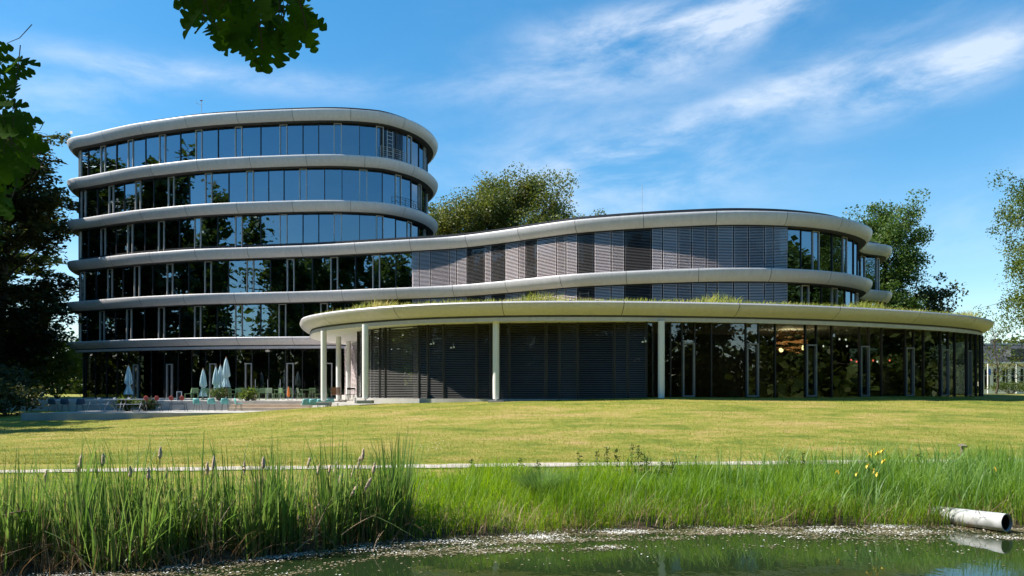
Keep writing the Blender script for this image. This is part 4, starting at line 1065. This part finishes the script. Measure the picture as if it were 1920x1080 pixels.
# white water flowers, pads and litter floating along the margin
rw = np.random.default_rng(31)
n = 42000
kc = 420; ccx = rw.uniform(-11, 17, kc); cco = -np.abs(rw.normal(0, .75, kc)) + .08; cw = rw.random(kc) ** 2 * np.where(ccx > -2.4, 1, .6); ci = rw.choice(kc, n, p=cw / cw.sum())
X = ccx[ci] + rw.normal(0, .28, n); base = interp(X, BX, BY); O = cco[ci] + rw.normal(0, .10, n)
keep = O < .1
X, O, base = X[keep], O[keep], base[keep]; Y = base + O
far = rw.random(len(X)) < .02; Y = np.where(far, Y - rw.uniform(.2, 2.4, len(X)), Y)
def floaters(name, X, Y, size, mat, z, label, cat):
    n = len(X); a = rw.uniform(0, 2 * pi, n); k = 5; V = []
    r = size * rw.uniform(.5, 1.3, n)
    for j in range(k): V.append(np.stack([X + r * np.cos(a + 2 * pi * j / k), Y + r * np.sin(a + 2 * pi * j / k), np.full(n, z) + rw.uniform(0, .5, n) * r], 1))
    V = np.stack(V, 1).reshape(-1, 3)
    return tag(obj(name, fast_mesh(name, V, np.arange(n * k).reshape(n, k)), mat), label, cat, kind='stuff')
M['flower'] = surf('water_flower', (.72, .70, .64), (.82, .80, .76), rough=.7, scale=30)
M['pad'] = leafy('water_weed', (.09, .09, .035), (.19, .165, .085), (.38, .31, .23), .15, .6, 1.2)
h = rw.random(len(X)) < np.clip(.07 + .3 * np.maximum(0, np.sin(X * 2.1 + .5) * np.sin(X * .8 + Y * 3)), 0, .5)
floaters('water_flowers', X[h], Y[h], .015, M['flower'], .02, 'tiny white water flowers drifting along the pond margin', 'flowers')
floaters('floating_weed', X[~h], Y[~h], .021, M['pad'], .006, 'brownish floating weed and litter along the pond margin', 'water weed')
# daisies on the lawn
X = rw.normal(-2.4, .25, 14); Y = 23.2 + rw.normal(0, .5, 14)
V = np.stack([np.stack([X + .03 * np.cos(j * 1.257), Y + .03 * np.sin(j * 1.257), ground_z(X, Y) + .08], 1) for j in range(5)], 1).reshape(-1, 3)
tag(obj('daisies', fast_mesh('daisies', V, np.arange(70).reshape(14, 5)), M['flower']), 'small patch of white daisies in the lawn beyond the path', 'flowers', kind='stuff')

# ------------------------------------------------------------------ oak over the viewpoint
def oak_leaf(seed):
    rl = random.Random(seed); pts = []
    L_ = .115; prof = [(0, .004), (.10, .010), (.16, .020), (.23, .027), (.30, .010), (.37, .030), (.46, .039), (.53, .012), (.61, .035), (.71, .037), (.77, .012), (.85, .024), (.93, .019), (1.0, .004)]
    for t, w in prof: pts.append((w * rl.uniform(.88, 1.12), t * L_))
    R_ = pts; Lf = [(-w * rl.uniform(.9, 1.1), y + rl.uniform(-.003, .003)) for w, y in pts]
    V = [(0, -.02, 0)]; n = len(pts); F = []
    for i in range(n):
        y = pts[i][1]; z = -.012 * (y / L_) ** 2
        V += [(Lf[i][0], Lf[i][1], z + abs(Lf[i][0]) * .22), (0, y, z - .002), (R_[i][0], R_[i][1], z + abs(R_[i][0]) * .22)]
    for i in range(n - 1):
        a = 1 + 3 * i; F += [(a, a + 1, a + 4, a + 3), (a + 1, a + 2, a + 5, a + 4)]
    F += [(0, 2, 1), (0, 3, 2)]
    return mesh('leaf', V, F, True)
oleaf = [oak_leaf(i) for i in range(5)]
OX, OY = -5.6, -1.2
OZ = float(ground_z(OX, OY))
OAK = thing('oak_tree', 'oak whose lobed leaves hang in front of the sky close overhead', 'tree', (OX, OY, OZ))
tb = MB()
tb.tube([(0, 0, -.2), (.05, .05, 1.2), (.1, .1, 3.2), (.3, .3, 5.6), (.2, .4, 9), (0, .2, 13)], [.5, .36, .31, .26, .19, .05], 12)
limbA = bez((.2, .2, 4.4), (4.7, 3.6, 3.75), (0, 0, 1.3), 12); limbB = bez((.15, .15, 3.6), (3.0, 4.3, 3.1), (0, .2, .8), 10)
tb.tube(limbA, [.12, .11, .10, .085, .07, .06, .05, .04, .03, .022, .015, .008], 7); tb.tube(limbB, [.10, .09, .08, .065, .05, .04, .03, .022, .015, .008], 7)
tb.build('trunk', M['bark'], OAK, True)
rc = np.random.default_rng(3); CC = []
for i in range(80):
    a = rc.uniform(0, 2 * pi); r = 5.2 * rc.random() ** .5
    c = np.array((r * cos(a) - .6, r * sin(a) * .8 + 1.4, 6.6 + 6.5 * rc.random()))
    CC.append(c + rc.normal(size=(110, 3)) * .65)
C = np.concatenate(CC); C = C[C[:, 2] + OZ > np.maximum(5.9, EYE + .9 + .56 * (C[:, 1] + OY))]
V, Qd = leaf_quads(C, .2, rc, .4, .1, .6); obj('crown', fast_mesh('crown', V, Qd), LEAF['dark'], OAK)
def in_poly(x, y, P):
    c = False
    for i in range(len(P)):
        (x0, y0), (x1, y1) = P[i - 1], P[i]
        if (y0 > y) != (y1 > y) and x < (x1 - x0) * (y - y0) / (y1 - y0) + x0: c = not c
    return c
def spray(poly, n, Y0, Y1, seed, limb_tip, sp, outward):
    rs = random.Random(seed)
    br = obj('branch', None, None, OAK); 
    pts = []; tries = 0
    xs = [p[0] for p in poly]; ys = [p[1] for p in poly]
    while len(pts) < n and tries < 9000:
        tries += 1
        x, y = rs.uniform(min(xs), max(xs)), rs.uniform(min(ys), max(ys))
        if in_poly(x, y, poly) and all((x - a) ** 2 + (y - b) ** 2 > sp ** 2 for a, b in pts): pts.append((x, y))
    tw = MB(); cx, cy = outward
    for x, y in pts:
        Y = rs.uniform(Y0, Y1); P = np.array(at_y(x, y, Y)) - np.array((OX, OY, OZ))
        # leaf axis hangs outward from the spray's middle, blade roughly facing the viewer or edge on
        d = np.array((x - cx, 0, -(y - cy)), float); d /= np.linalg.norm(d) + 1e-6
        d = d + np.array((rs.gauss(0, .55), rs.gauss(0, .5), rs.gauss(-.25, .5))); d /= np.linalg.norm(d)
        nrm = np.array((rs.gauss(0, .5), -1, rs.gauss(.3, .5))); nrm -= d * (nrm @ d); nrm /= np.linalg.norm(nrm)
        s = np.cross(d, nrm); Mx = mathutils.Matrix((s, d, nrm)).transposed().to_4x4(); sc = rs.uniform(.75, 1.15)
        o = obj('leaf', rs.choice(oleaf), LEAF['near_oak'], br); o.matrix_local = mathutils.Matrix.Translation(P - d * .05) @ Mx @ mathutils.Matrix.Scale(sc, 4)
        q = P - d * .07
        tw.tube([q, q - d * .05 + np.array((0, 0, .03)), q - d * .10 + np.array((0, 0, .10))], [.0012, .0016, .002], 4)
    base = np.array(at_y(cx, cy, (Y0 + Y1) / 2)) - np.array((OX, OY, OZ))
    for k in range(7):
        x, y = rs.choice(pts); e = np.array(at_y(x, y, rs.uniform(Y0, Y1))) - np.array((OX, OY, OZ))
        tw.tube(bez(limb_tip, e, (0, 0, .12), 6), [.008, .007, .006, .005, .004, .002], 5)
    t_ = tw.build('twig', M['bark'], br)
    return br
TOPP = [(348, -60), (356, 5), (362, 45), (385, 50), (398, 75), (430, 84), (458, 80), (468, 112), (490, 110), (510, 92), (530, 105), (548, 92), (550, 60), (566, 62), (575, 92), (598, 88), (590, 55), (592, 40), (572, 18), (560, -60)]
LEFTP = [(-90, 40), (4, 78), (14, 120), (30, 110), (46, 92), (54, 120), (52, 150), (30, 165), (10, 180), (36, 205), (58, 230), (66, 255), (72, 278), (60, 305), (34, 318), (14, 335), (20, 375), (4, 400), (-90, 410)]
spray(TOPP, 84, 2.35, 3.0, 71, limbA[-1], 15, (470, -60))
spray(LEFTP, 105, 2.7, 3.5, 72, limbB[-1], 13, (-60, 230))

# ------------------------------------------------------------------ terrace furniture
M['teal'] = surf('teal_plastic', (.10, .34, .32), (.14, .42, .40), rough=.45, scale=6)
M['aqua'] = surf('aqua_plastic', (.20, .50, .50), (.26, .58, .57), rough=.45, scale=6)
M['navy'] = surf('dark_blue_plastic', (.02, .05, .09), (.03, .08, .13), rough=.5, scale=6)
M['green'] = surf('green_paint', (.16, .27, .13), (.22, .34, .18), rough=.5, scale=6)
M['palegreen'] = surf('pale_green_paint', (.38, .52, .34), (.45, .58, .40), rough=.5, scale=6)
M['red'] = surf('red_cushion', (.34, .045, .035), (.42, .07, .05), rough=.8, scale=10)
M['blackm'] = surf('black_steel', (.02, .02, .022), (.035, .035, .035), rough=.4, scale=6)
M['steel'] = surf('grey_steel', (.40, .41, .42), (.48, .49, .50), rough=.4, scale=6)
M['teak'] = surf('teak', (.28, .13, .06), (.38, .19, .09), rough=.7, scale=12, stretch=(1, 1, 6))
M['canvas'] = surf('parasol_canvas', (.36, .52, .56), (.46, .60, .63), rough=.85, scale=8)
M['orange'] = surf('orange_cloth', (.70, .16, .03), (.78, .22, .05), rough=.8, scale=8)
def shell_chair(label, group, loc, rz, mat, legm):
    t = thing('shell_chair', label, 'chair', loc, rz, group)
    # one-piece curved shell: seat running up into a back
    prof = [(-.22, .46), (-.20, .445), (-.05, .43), (.10, .435), (.18, .47), (.215, .56), (.235, .68), (.25, .80)]
    V = []; F = []
    for y, z in prof:
        for k in range(7):
            x = (k - 3) / 3 * (.235 if z < .6 else .235 - .05 * (z - .6) / .2)
            V.append((x, y - (.06 * (x / .235) ** 2 if z > .47 else 0), z + .05 * (x / .235) ** 2 * (1 if z < .5 else .2)))
    for i in range(len(prof) - 1):
        for k in range(6): a = i * 7 + k; F.append((a, a + 1, a + 8, a + 7))
    me = mesh('seat_shell', V, F, True); o = obj('seat_shell', me, mat, t); sm = o.modifiers.new('thick', 'SOLIDIFY'); sm.thickness = .014
    for sx in (-1, 1):
        for y0, y1 in ((-.14, -.21), (.10, .20)): MB().tube([(sx * .15, y0, .43), (sx * .21, y1, 0)], .011, 6).build('leg', legm, t)
    return t
def slat_chair(label, group, loc, rz, mat):
    t = thing('slatted_chair', label, 'chair', loc, rz, group)
    for i in range(5): MB().box((0, -.17 + i * .085, .445), (.40, .065, .012)).build('seat_slat', mat, t)
    for i in range(4): MB().box((0, .215 + i * .018, .56 + i * .085), (.40, .012, .062), rx=-.2).build('back_slat', mat, t)
    for sx in (-1, 1):
        MB().tube([(sx * .21, -.19, 0), (sx * .20, -.17, .44), (sx * .20, .18, .44)], .011, 6).build('front_leg', mat, t)
        MB().tube([(sx * .21, .24, 0), (sx * .20, .19, .44), (sx * .20, .28, .86)], .011, 6).build('back_leg', mat, t)
    return t
def bistro_table(label, group, loc, rz, mat, w=.75):
    t = thing('terrace_table', label, 'table', loc, rz, group)
    for i in range(7): MB().box(((i - 3) * w / 7, 0, .735), (w / 7 - .015, w, .014)).build('table_slat', mat, t)
    for sy in (-1, 1): MB().box((0, sy * (w / 2 - .02), .715), (w, .03, .025)).build('apron', mat, t)
    for sx in (-1, 1):
        for sy in (-1, 1): MB().tube([(sx * (w / 2 - .06), sy * (w / 2 - .06), .71), (sx * (w / 2 - .03), sy * (w / 2 - .03), 0)], .012, 6).build('leg', mat, t)
    return t
# four teal chairs in a row on the lower terrace
for i, px in enumerate((371, 397, 422, 447)):
    Y = 48.3; p = ((px - 960) / FPX * Y, Y, LT)
    shell_chair('teal shell chair in the row of four below the steps', 'teal chairs in a row on the lower terrace', p, R(random.uniform(165, 195)) if i < 3 else R(120), M['teal'], M['blackm'])
# two rows of aqua chairs pushed together at the end of the steps
for i in range(8):
    Y = 45.2 + .55 * (i // 4); px = 573 + (i % 4) * 14 + 4 * (i // 4)
    X = (px - 960) / FPX * Y; zz = max(float(ground_z(X, Y)), LT if X < -11.4 else 0) if Y < 45 else LT
    shell_chair('aqua shell chair in the tight rows beside the canopy columns', 'aqua chairs pushed together', (X, Y, LT + .0), R(200 + random.uniform(-8, 8)), M['aqua'], M['steel'])
# dark blue chairs in the shade
for i, px in enumerate((100, 122, 150)):
    Y = 47.5 - .3 * i; shell_chair('dark blue shell chair in deep shade at the end of the lower terrace', 'dark blue chairs in the shade', ((px - 960) / FPX * Y, Y, LT), R(180 + 20 * i), M['navy'], M['blackm'])
# green slatted chairs and tables on the upper terrace
GC = [(366, 52.6, 200), (385, 53.6, 20), (432, 52.5, 170), (446, 54.0, 10), (463, 52.2, 160), (480, 53.5, 30), (505, 52.0, 190), (470, 55.2, 0), (565, 52.2, 90), (585, 53.2, 200), (598, 51.6, 270), (352, 53.8, 300), (415, 55.0, 40), (492, 52.6, 200), (520, 53.6, 320), (532, 52.4, 140), (548, 54.2, 60), (400, 52.2, 250), (455, 55.6, 100), (608, 53.4, 20)]
for i, (px, Y, a) in enumerate(GC):
    slat_chair('green slatted metal chair at the tables on the upper terrace', 'green chairs on the upper terrace', ((px - 960) / FPX * Y, Y, T0), R(a), M['palegreen'] if i in (6, 8) else M['green'])
for i, (px, Y) in enumerate(((376, 52.9), (440, 53.2), (472, 52.9), (575, 52.5), (493, 54.5), (527, 53.0), (410, 53.6))):
    bistro_table('green slatted square table among the chairs of the upper terrace', 'green tables on the upper terrace', ((px - 960) / FPX * Y, Y, T0), R(8 * i), M['green'])
# chairs with round red backs on black hoops
for i, (px, lab) in enumerate(((287, 'bench with two round red backrests near the shrubs'), (334, 'bench with two round red backrests next to the teal chairs'))):
    Y = 47.6; t = thing('round_back_bench', lab, 'bench', ((px - 960) / FPX * Y, Y, LT), R(180), 'benches with round red backs')
    MB().box((0, 0, .46), (.95, .42, .035)).build('seat', M['blackm'], t)
    for sx in (-1, 1):
        MB().tube([(sx * .52, -.15, 0), (sx * .42, -.12, .45), (sx * .42, .14, .45), (sx * .52, .2, 0)], .014, 6).build('leg', M['blackm'], t)
        b = MB().lathe([(.002, -.02), (.13, -.02), (.15, 0), (.13, .02), (.002, .02)], 20); b.build('round_back', M['red'], t, True, (sx * .33, .22, .82), (R(90), 0, 0))
        MB().tube([(sx * .33, .18, .46), (sx * .33, .24, .82)], .011, 6).build('back_post', M['blackm'], t)
    MB().tube([(-.33, .245, .84), (.33, .245, .84)], .010, 6).build('back_bar', M['blackm'], t)
# grey tubular picnic frames left
for i, (px, Y) in enumerate(((192, 47.2), (222, 47.9), (250, 47.4))):
    t = thing('picnic_table', ['grey steel picnic table nearest the dark blue chairs', 'grey steel picnic table between two others in the shade', 'grey steel picnic table nearest the red backed benches'][i], 'table', ((px - 960) / FPX * Y, Y, LT), R(6 * i - 6), 'picnic tables in the shade')
    MB().box((0, 0, .74), (1.5, .7, .03)).build('table_top', M['steel'], t)
    for sy in (-1, 1): MB().box((0, sy * .68, .45), (1.5, .26, .03)).build('seat', M['steel'], t)
    for sx in (-1, 1): MB().tube([(sx * .55, -.7, 0), (sx * .6, -.22, .73), (sx * .6, .22, .73), (sx * .55, .7, 0)], .022, 7).build('leg', M['steel'], t); 
    MB().box((-.3, .1, .80), (.12, .12, .1)).build('napkin_box', M['white'], t)
# folded parasols
def parasol(label, px, py_tip, Y, floor, tilt=0):
    x, y, z = at_y(px, py_tip, Y); H = z - floor
    t = thing('parasol', label, 'parasol', (x, y, floor), 0, 'folded parasols on the terraces')
    MB().lathe([(.26, 0), (.26, .05), (.05, .09), (.03, .3)], 18).build('base', M['concrete'], t)
    MB().tube([(0, 0, .08), (0, 0, H - .05)], .025, 8).build('pole', M['teak'], t)
    MB().lathe([(.025, H - .10), (.04, H - .06), (.03, H - .01), (.005, H)], 10).build('finial', M['teak'], t)
    prof = [(H - .09, .035), (H - .25, .085), (H - .62, .15), (H - 1.0, .20), (H - 1.25, .23), (H - 1.38, .12), (H - 1.50, .13), (H - 1.75, .20), (H - 2.02, .27)]
    V = []; F = []; n = 24
    for z_, r in prof:
        for k in range(n):
            rr = r * (1 + .22 * cos(k * pi / 1.5 + z_) * (1 if r > .09 else .2)); a = 2 * pi * k / n
            V.append((rr * cos(a), rr * sin(a), z_ + .03 * cos(k * pi / 1.5) * (r > .2)))
    for i in range(len(prof) - 1):
        for k in range(n): k2 = (k + 1) % n; F.append((i * n + k, i * n + k2, (i + 1) * n + k2, (i + 1) * n + k))
    obj('canopy', mesh('canopy', V, F, True), M['canvas'], t)
    MB().lathe([(.135, H - 1.41), (.145, H - 1.38), (.135, H - 1.35)], 16).build('strap', M['canvas'], t)
    return t
parasol('folded blue parasol standing alone in the shade before the dark glass', 241, 684, 52.5, T0)
parasol('folded pale parasol in front of a door frame, the first of the group of four', 381, 690, 54.5, T0)
parasol('slim folded pale parasol second in the group of four', 405, 686, 54.0, T0)
parasol('folded pale parasol half hidden behind its larger neighbour', 413.5, 683, 56.0, T0)
parasol('largest folded pale parasol of the group of four', 424, 669, 51.3, T0)
# wooden armchair, black stool, orange folded cloth, planter, board, added glass screen
Y = 46.2; t = thing('wooden_armchair', 'armchair with a brown wooden back beside the canopy columns', 'chair', ((630 - 960) / FPX * Y, Y, T0), R(20))
MB().box((0, 0, .44), (.55, .5, .04)).build('seat', M['teak'], t)
for i in range(6): MB().box((-.22 + i * .088, .24, .68), (.075, .025, .42), rx=-.12).build('back_slat', M['teak'], t)
for sx in (-1, 1):
    MB().tube([(sx * .29, -.24, 0), (sx * .29, -.24, .62), (sx * .29, .26, .62)], .016, 6).build('arm', M['blackm'], t); MB().tube([(sx * .29, .26, 0), (sx * .29, .24, .45), (sx * .28, .29, .92)], .016, 6).build('back_leg', M['blackm'], t)
Y = 45.6; t = thing('bar_chair', 'black metal armchair between the columns and the blinds', 'chair', ((657 - 960) / FPX * Y, Y, T0), R(200))
MB().box((0, 0, .46), (.48, .46, .03)).build('seat', M['blackm'], t); MB().box((0, .24, .80), (.48, .03, .12)).build('backrest', M['blackm'], t)
for sx in (-1, 1):
    for y0 in (-.2, .22): MB().tube([(sx * .2, y0, .45), (sx * .26, y0 * 1.25, 0)], .016, 6).build('leg', M['blackm'], t)
    MB().tube([(sx * .22, .22, .46), (sx * .22, .26, .86)], .014, 6).build('back_post', M['blackm'], t)
Y = 50.6; t = thing('low_table', 'long dark bench table running behind the wooden armchair', 'table', ((610 - 960) / FPX * Y, Y, T0), 0)
MB().box((0, 0, .72), (1.9, .6, .04)).build('table_top', M['blackm'], t)
for sx in (-1, 1):
    for sy in (-1, 1): MB().tube([(sx * .85, sy * .22, .7), (sx * .9, sy * .25, 0)], .02, 6).build('leg', M['blackm'], t)
Y = 51.2; t = thing('orange_parasol', 'small orange folded sunshade propped on the terrace', 'parasol', ((541 - 960) / FPX * Y, Y, T0), 0)
MB().tube([(0, 0, 0), (.02, 0, .95)], .012, 6).build('pole', M['steel'], t)
MB().lathe([(.07, .25), (.10, .35), (.085, .6), (.03, .92)], 10).build('cloth', M['orange'], t)
Y = 51.6; t = thing('menu_board', 'small white framed board standing before the glass', 'sign', ((336 - 960) / FPX * Y, Y, T0), 0)
fr = frame_mesh(.36, .62, .05, .03, 'board_frame'); obj('board_frame', fr, M['white'], t, (0, 0, .0)); MB().box((0, 0, .31), (.26, .012, .52)).build('board', M['blackm'], t)
Y = 57.5; t = thing('glass_standin', 'added glass screen of two panels by the tower doors', 'standin', ((502 - 960) / FPX * Y, Y, T0), 0)
M['standin'] = glass_mat('standin_glass', (.62, .68, .5), 1.8)  # made-up panels: their tint stands in for a yellow-green patch in the glass
for sx in (-1, 1): obj('glass_panel', pane2_me.copy(), M['standin'], t, (sx * .46, 0, .0), (0, 0, 0), (.9, 1, 1.5)).data.materials[0] = M['standin']
for sx in (-1, 0, 1): MB().box((sx * .93, 0, .75), (.04, .04, 1.5)).build('post', M['steel'], t)
Y = 51.3; t = thing('plant_pot', 'pale clay pot with greenery at the top of the steps', 'pot', ((476 - 960) / FPX * Y, Y, T0), 0)
MB().lathe([(.14, 0), (.2, .34), (.21, .36), (.18, .36), (.17, .33)], 16).build('pot', M['step'], t, True)
rw = np.random.default_rng(8); C = np.stack([rw.normal(0, .13, 200), rw.normal(0, .13, 200), .4 + np.abs(rw.normal(0, .22, 200))], 1); V, Qd = leaf_quads(C, .11, rw, .3, 0); obj('foliage', fast_mesh('foliage', V, Qd), LEAF['bright'], t)
# security camera under the tower's first rim
x, y, z = at_y(502, 658, 61.6); t = thing('security_camera', 'small white camera under the first rim of the tower', 'camera', (x, y, z)); MB().box((0, 0, 0), (.28, .3, .14)).build('housing', M['white'], t); MB().box((0, .0, .12), (.05, .05, .12)).build('bracket', M['white'], t)

# ------------------------------------------------------------------ roof mast, desks, pendants
x, y, z = at_y(378, 208, 63.5); rz_ = ZB[0] + .44
t = thing('weather_mast', 'thin weather mast with a side arm on the tower roof', 'mast', (x, y, rz_))
h = EYE + (HOR - 188) / FPX * 63.5 - rz_
MB().tube([(0, 0, 0), (0, 0, h)], .022, 6).build('pole', M['steel'], t)
MB().tube([(0, 0, h - .35), (-.4, 0, h - .28), (-.46, 0, h - .2), (-.46, 0, h + .12)], .016, 6).build('arm', M['steel'], t)
MB().box((-.02, 0, h - .02), (.2, .05, .06)).build('sensor', M['red'], t)
x, y, z = at_y(1204, 395, 58); t = thing('lightning_rod', 'hair thin rod rising from the roof of the wing', 'rod', (x, y, ZB[3] + .4))
MB().tube([(0, 0, 0), (0, 0, EYE + (HOR - 346) / FPX * 58 - ZB[3] - .4)], .018, 6).build('rod', M['steel'], t); MB().box((0, 0, .04), (.2, .2, .08)).build('foot', M['concrete'], t)
M['desk'] = surf('desk_laminate', (.55, .58, .42), (.62, .64, .50), rough=.5, scale=4)
def desk(p, rz, fl):
    t = thing('office_desk', 'pale desk standing behind the dark glass of the tower', 'desk', p, rz, 'desks behind the tower glass')
    MB().box((0, 0, .73), (1.6, .8, .03)).build('desk_top', M['desk'], t)
    for sx in (-1, 1): MB().box((sx * .7, 0, .36), (.06, .6, .71)).build('leg', M['white'], t)
    MB().box((.1, .1, 1.0), (.55, .04, .34)).box((.1, .12, .79), (.06, .06, .1)).build('monitor', M['blackm'], t)
for k, px in ((0, 185), (0, 228), (0, 290), (0, 350), (0, 420), (1, 185), (1, 235), (1, 293), (1, 360), (1, 437), (2, 222), (2, 288), (2, 350), (2, 430), (3, 240), (3, 520), (3, 350)):
    lp = TOWER if k < 3 else WING
    u = lp.s_px(px, GD); p = lp.at(u, 2.0); n_ = lp.normal(u)
    desk((p[0], p[1], ZB[k + 1] + .44), math.atan2(-n_[0], n_[1]), k)
# woven wooden pendant and small lamps inside the pavilion
x, y, z = at_y(1482, 640, 41.5)
t = thing('woven_pendant', 'large brown woven wood pendant hanging behind the pavilion glass', 'lamp', (x, y, z))
rw = random.Random(6); b = MB()
for i in range(70):
    a = rw.uniform(0, 2 * pi); zz = rw.uniform(-.62, .55); r = .85 * sqrt(max(.05, 1 - (zz / .75) ** 2)) * rw.uniform(.9, 1.06); da = rw.uniform(.5, 1.3)
    b.tube([(r * cos(a + da * q), r * sin(a + da * q), zz + .12 * (q - .5) * rw.choice((-1, 1))) for q in np.linspace(0, 1, 6)], .03, 4)
b.build('woven_shade', M['teak'], t); MB().tube([(0, 0, .4), (0, 0, pz1 - z)], .012, 5).build('cord', M['blackm'], t)
def glow(name, c, s):
    m, N, L = new_mat(name); o = N.new('ShaderNodeOutputMaterial'); e = N.new('ShaderNodeEmission'); e.inputs[0].default_value = (*c, 1); e.inputs[1].default_value = s; L.new(e.outputs[0], o.inputs[0]); return m
M['bulb'] = glow('lamp_glow', (1, .75, .35), 6); M['bulbred'] = glow('red_lamp_glow', (1, .16, .10), 3); M['bulbw'] = glow('white_lamp_glow', (1, .95, .85), 2)
MB().lathe([(.02, -.25), (.10, -.2), (.12, -.1), (.08, 0), (.02, .02)], 12).build('bulb', M['bulb'], t, True, (-.6, -.3, -.35)); MB().lathe([(.02, -.25), (.10, -.2), (.12, -.1), (.08, 0), (.02, .02)], 12).build('bulb', M['bulb'], t, True, (.62, -.3, -.25))
x2 = (1482 - 960) / FPX * 41.5
lamp_sun = bpy.data.lights.new('pendant_light', 'POINT'); lamp_sun.energy = 70; lamp_sun.color = (1, .75, .45); lamp_sun.shadow_soft_size = .15
lo = bpy.data.objects.new('pendant_light', lamp_sun); col.objects.link(lo); lo.parent = t; lo.location = (0, 0, -.05)
for px, py, m in ((1596, 675, 'bulbred'), (1606, 678, 'bulbred'), (1637, 676, 'bulbred'), (1645, 678, 'bulbw'), (1668, 676, 'bulbred'), (1544, 649, 'bulbw'), (1586, 637, 'bulbw'), (1588, 649, 'bulbw'), (1574, 636, 'bulbw'), (1397, 673, 'bulbred')):
    Y = 43.2 + (px - 1390) * .008; x, y, z = at_y(px, py, Y)
    t = thing('pendant_lamp', 'tiny red pendant lamp glowing inside the pavilion' if m == 'bulbred' else 'tiny white pendant lamp glowing inside the pavilion', 'lamp', (x, y, z), 0, 'red pendant lamps in the pavilion' if m == 'bulbred' else 'white pendant lamps in the pavilion')
    MB().lathe([(.005, -.06), (.045, -.03), (.045, .03), (.005, .06)], 10).build('bulb', M[m], t, True); MB().tube([(0, 0, .05), (0, 0, pz1 - z)], .006, 4).build('cord', M['blackm'], t)

# ------------------------------------------------------------------ white house beyond
HX, HY = 62.0, 98.0
t = thing('white_house', 'white house with a dark mansard roof beyond the end of the pavilion', 'house', (HX, HY, 2.2))
M['slate'] = surf('slate', (.05, .055, .065), (.09, .095, .105), rough=.7, scale=3); M['wallw'] = surf('house_plaster', (.74, .73, .70), (.80, .79, .76), rough=.8, scale=2); M['flagblue'] = surf('blue_banner', (.02, .08, .42), (.03, .11, .52), rough=.7, scale=4)
MB().box((4.5, 3, 2.0), (13, 6, 4.0)).build('wall', M['wallw'], t)
rfb = MB().add([(-2.2, -.3, 4.02), (11.2, -.3, 4.02), (11.2, 6.3, 4.02), (-2.2, 6.3, 4.02), (-.9, 1.4, 6.3), (9.9, 1.4, 6.3), (9.9, 4.6, 6.3), (-.9, 4.6, 6.3)], [(0, 1, 5, 4), (1, 2, 6, 5), (2, 3, 7, 6), (3, 0, 4, 7), (4, 5, 6, 7), (3, 2, 1, 0)]).build('roof', M['slate'], t)
MB().box((4.3, 3, 6.42), (10.9, 3.3, .2)).build('roof_edge', M['frame'], rfb); MB().box((1.0, 2, 6.8), (1.1, .7, .6)).build('chimney', M['slate'], rfb)
MB().box((2.2, -.1, 5.2), (2.2, 1.6, 1.0)).build('dormer', M['slate'], rfb); MB().box((5.2, -.15, 4.9), (1.2, 1.2, 1.2)).build('dormer', M['wallw'], rfb)
MB().box((4.5, -.35, 3.95), (13.4, .3, .22)).build('cornice', M['wallw'], t)
for i in range(11):
    x = -1.4 + i * 1.15
    w_ = MB().box((x, -.03, 1.9), (.62, .1, 2.6)).build('window', M['glass3'], t); MB().box((x, -.07, 1.9), (.05, .06, 2.6)).box((x, -.07, 2.3), (.62, .06, .05)).build('glazing_bar', M['wallw'], w_)
for x, zz in ((-1.35, 2.75), (4.2, 2.9)): MB().box((x, -.35, zz), (.45, .03, .75)).build('banner', M['flagblue'], t)
for i in range(4): MB().lathe([(.08, 0), (.07, 3.8)], 10, (-1.9 + 3.6 * i, -1.0, 0)).build('porch_column', M['wallw'], t)
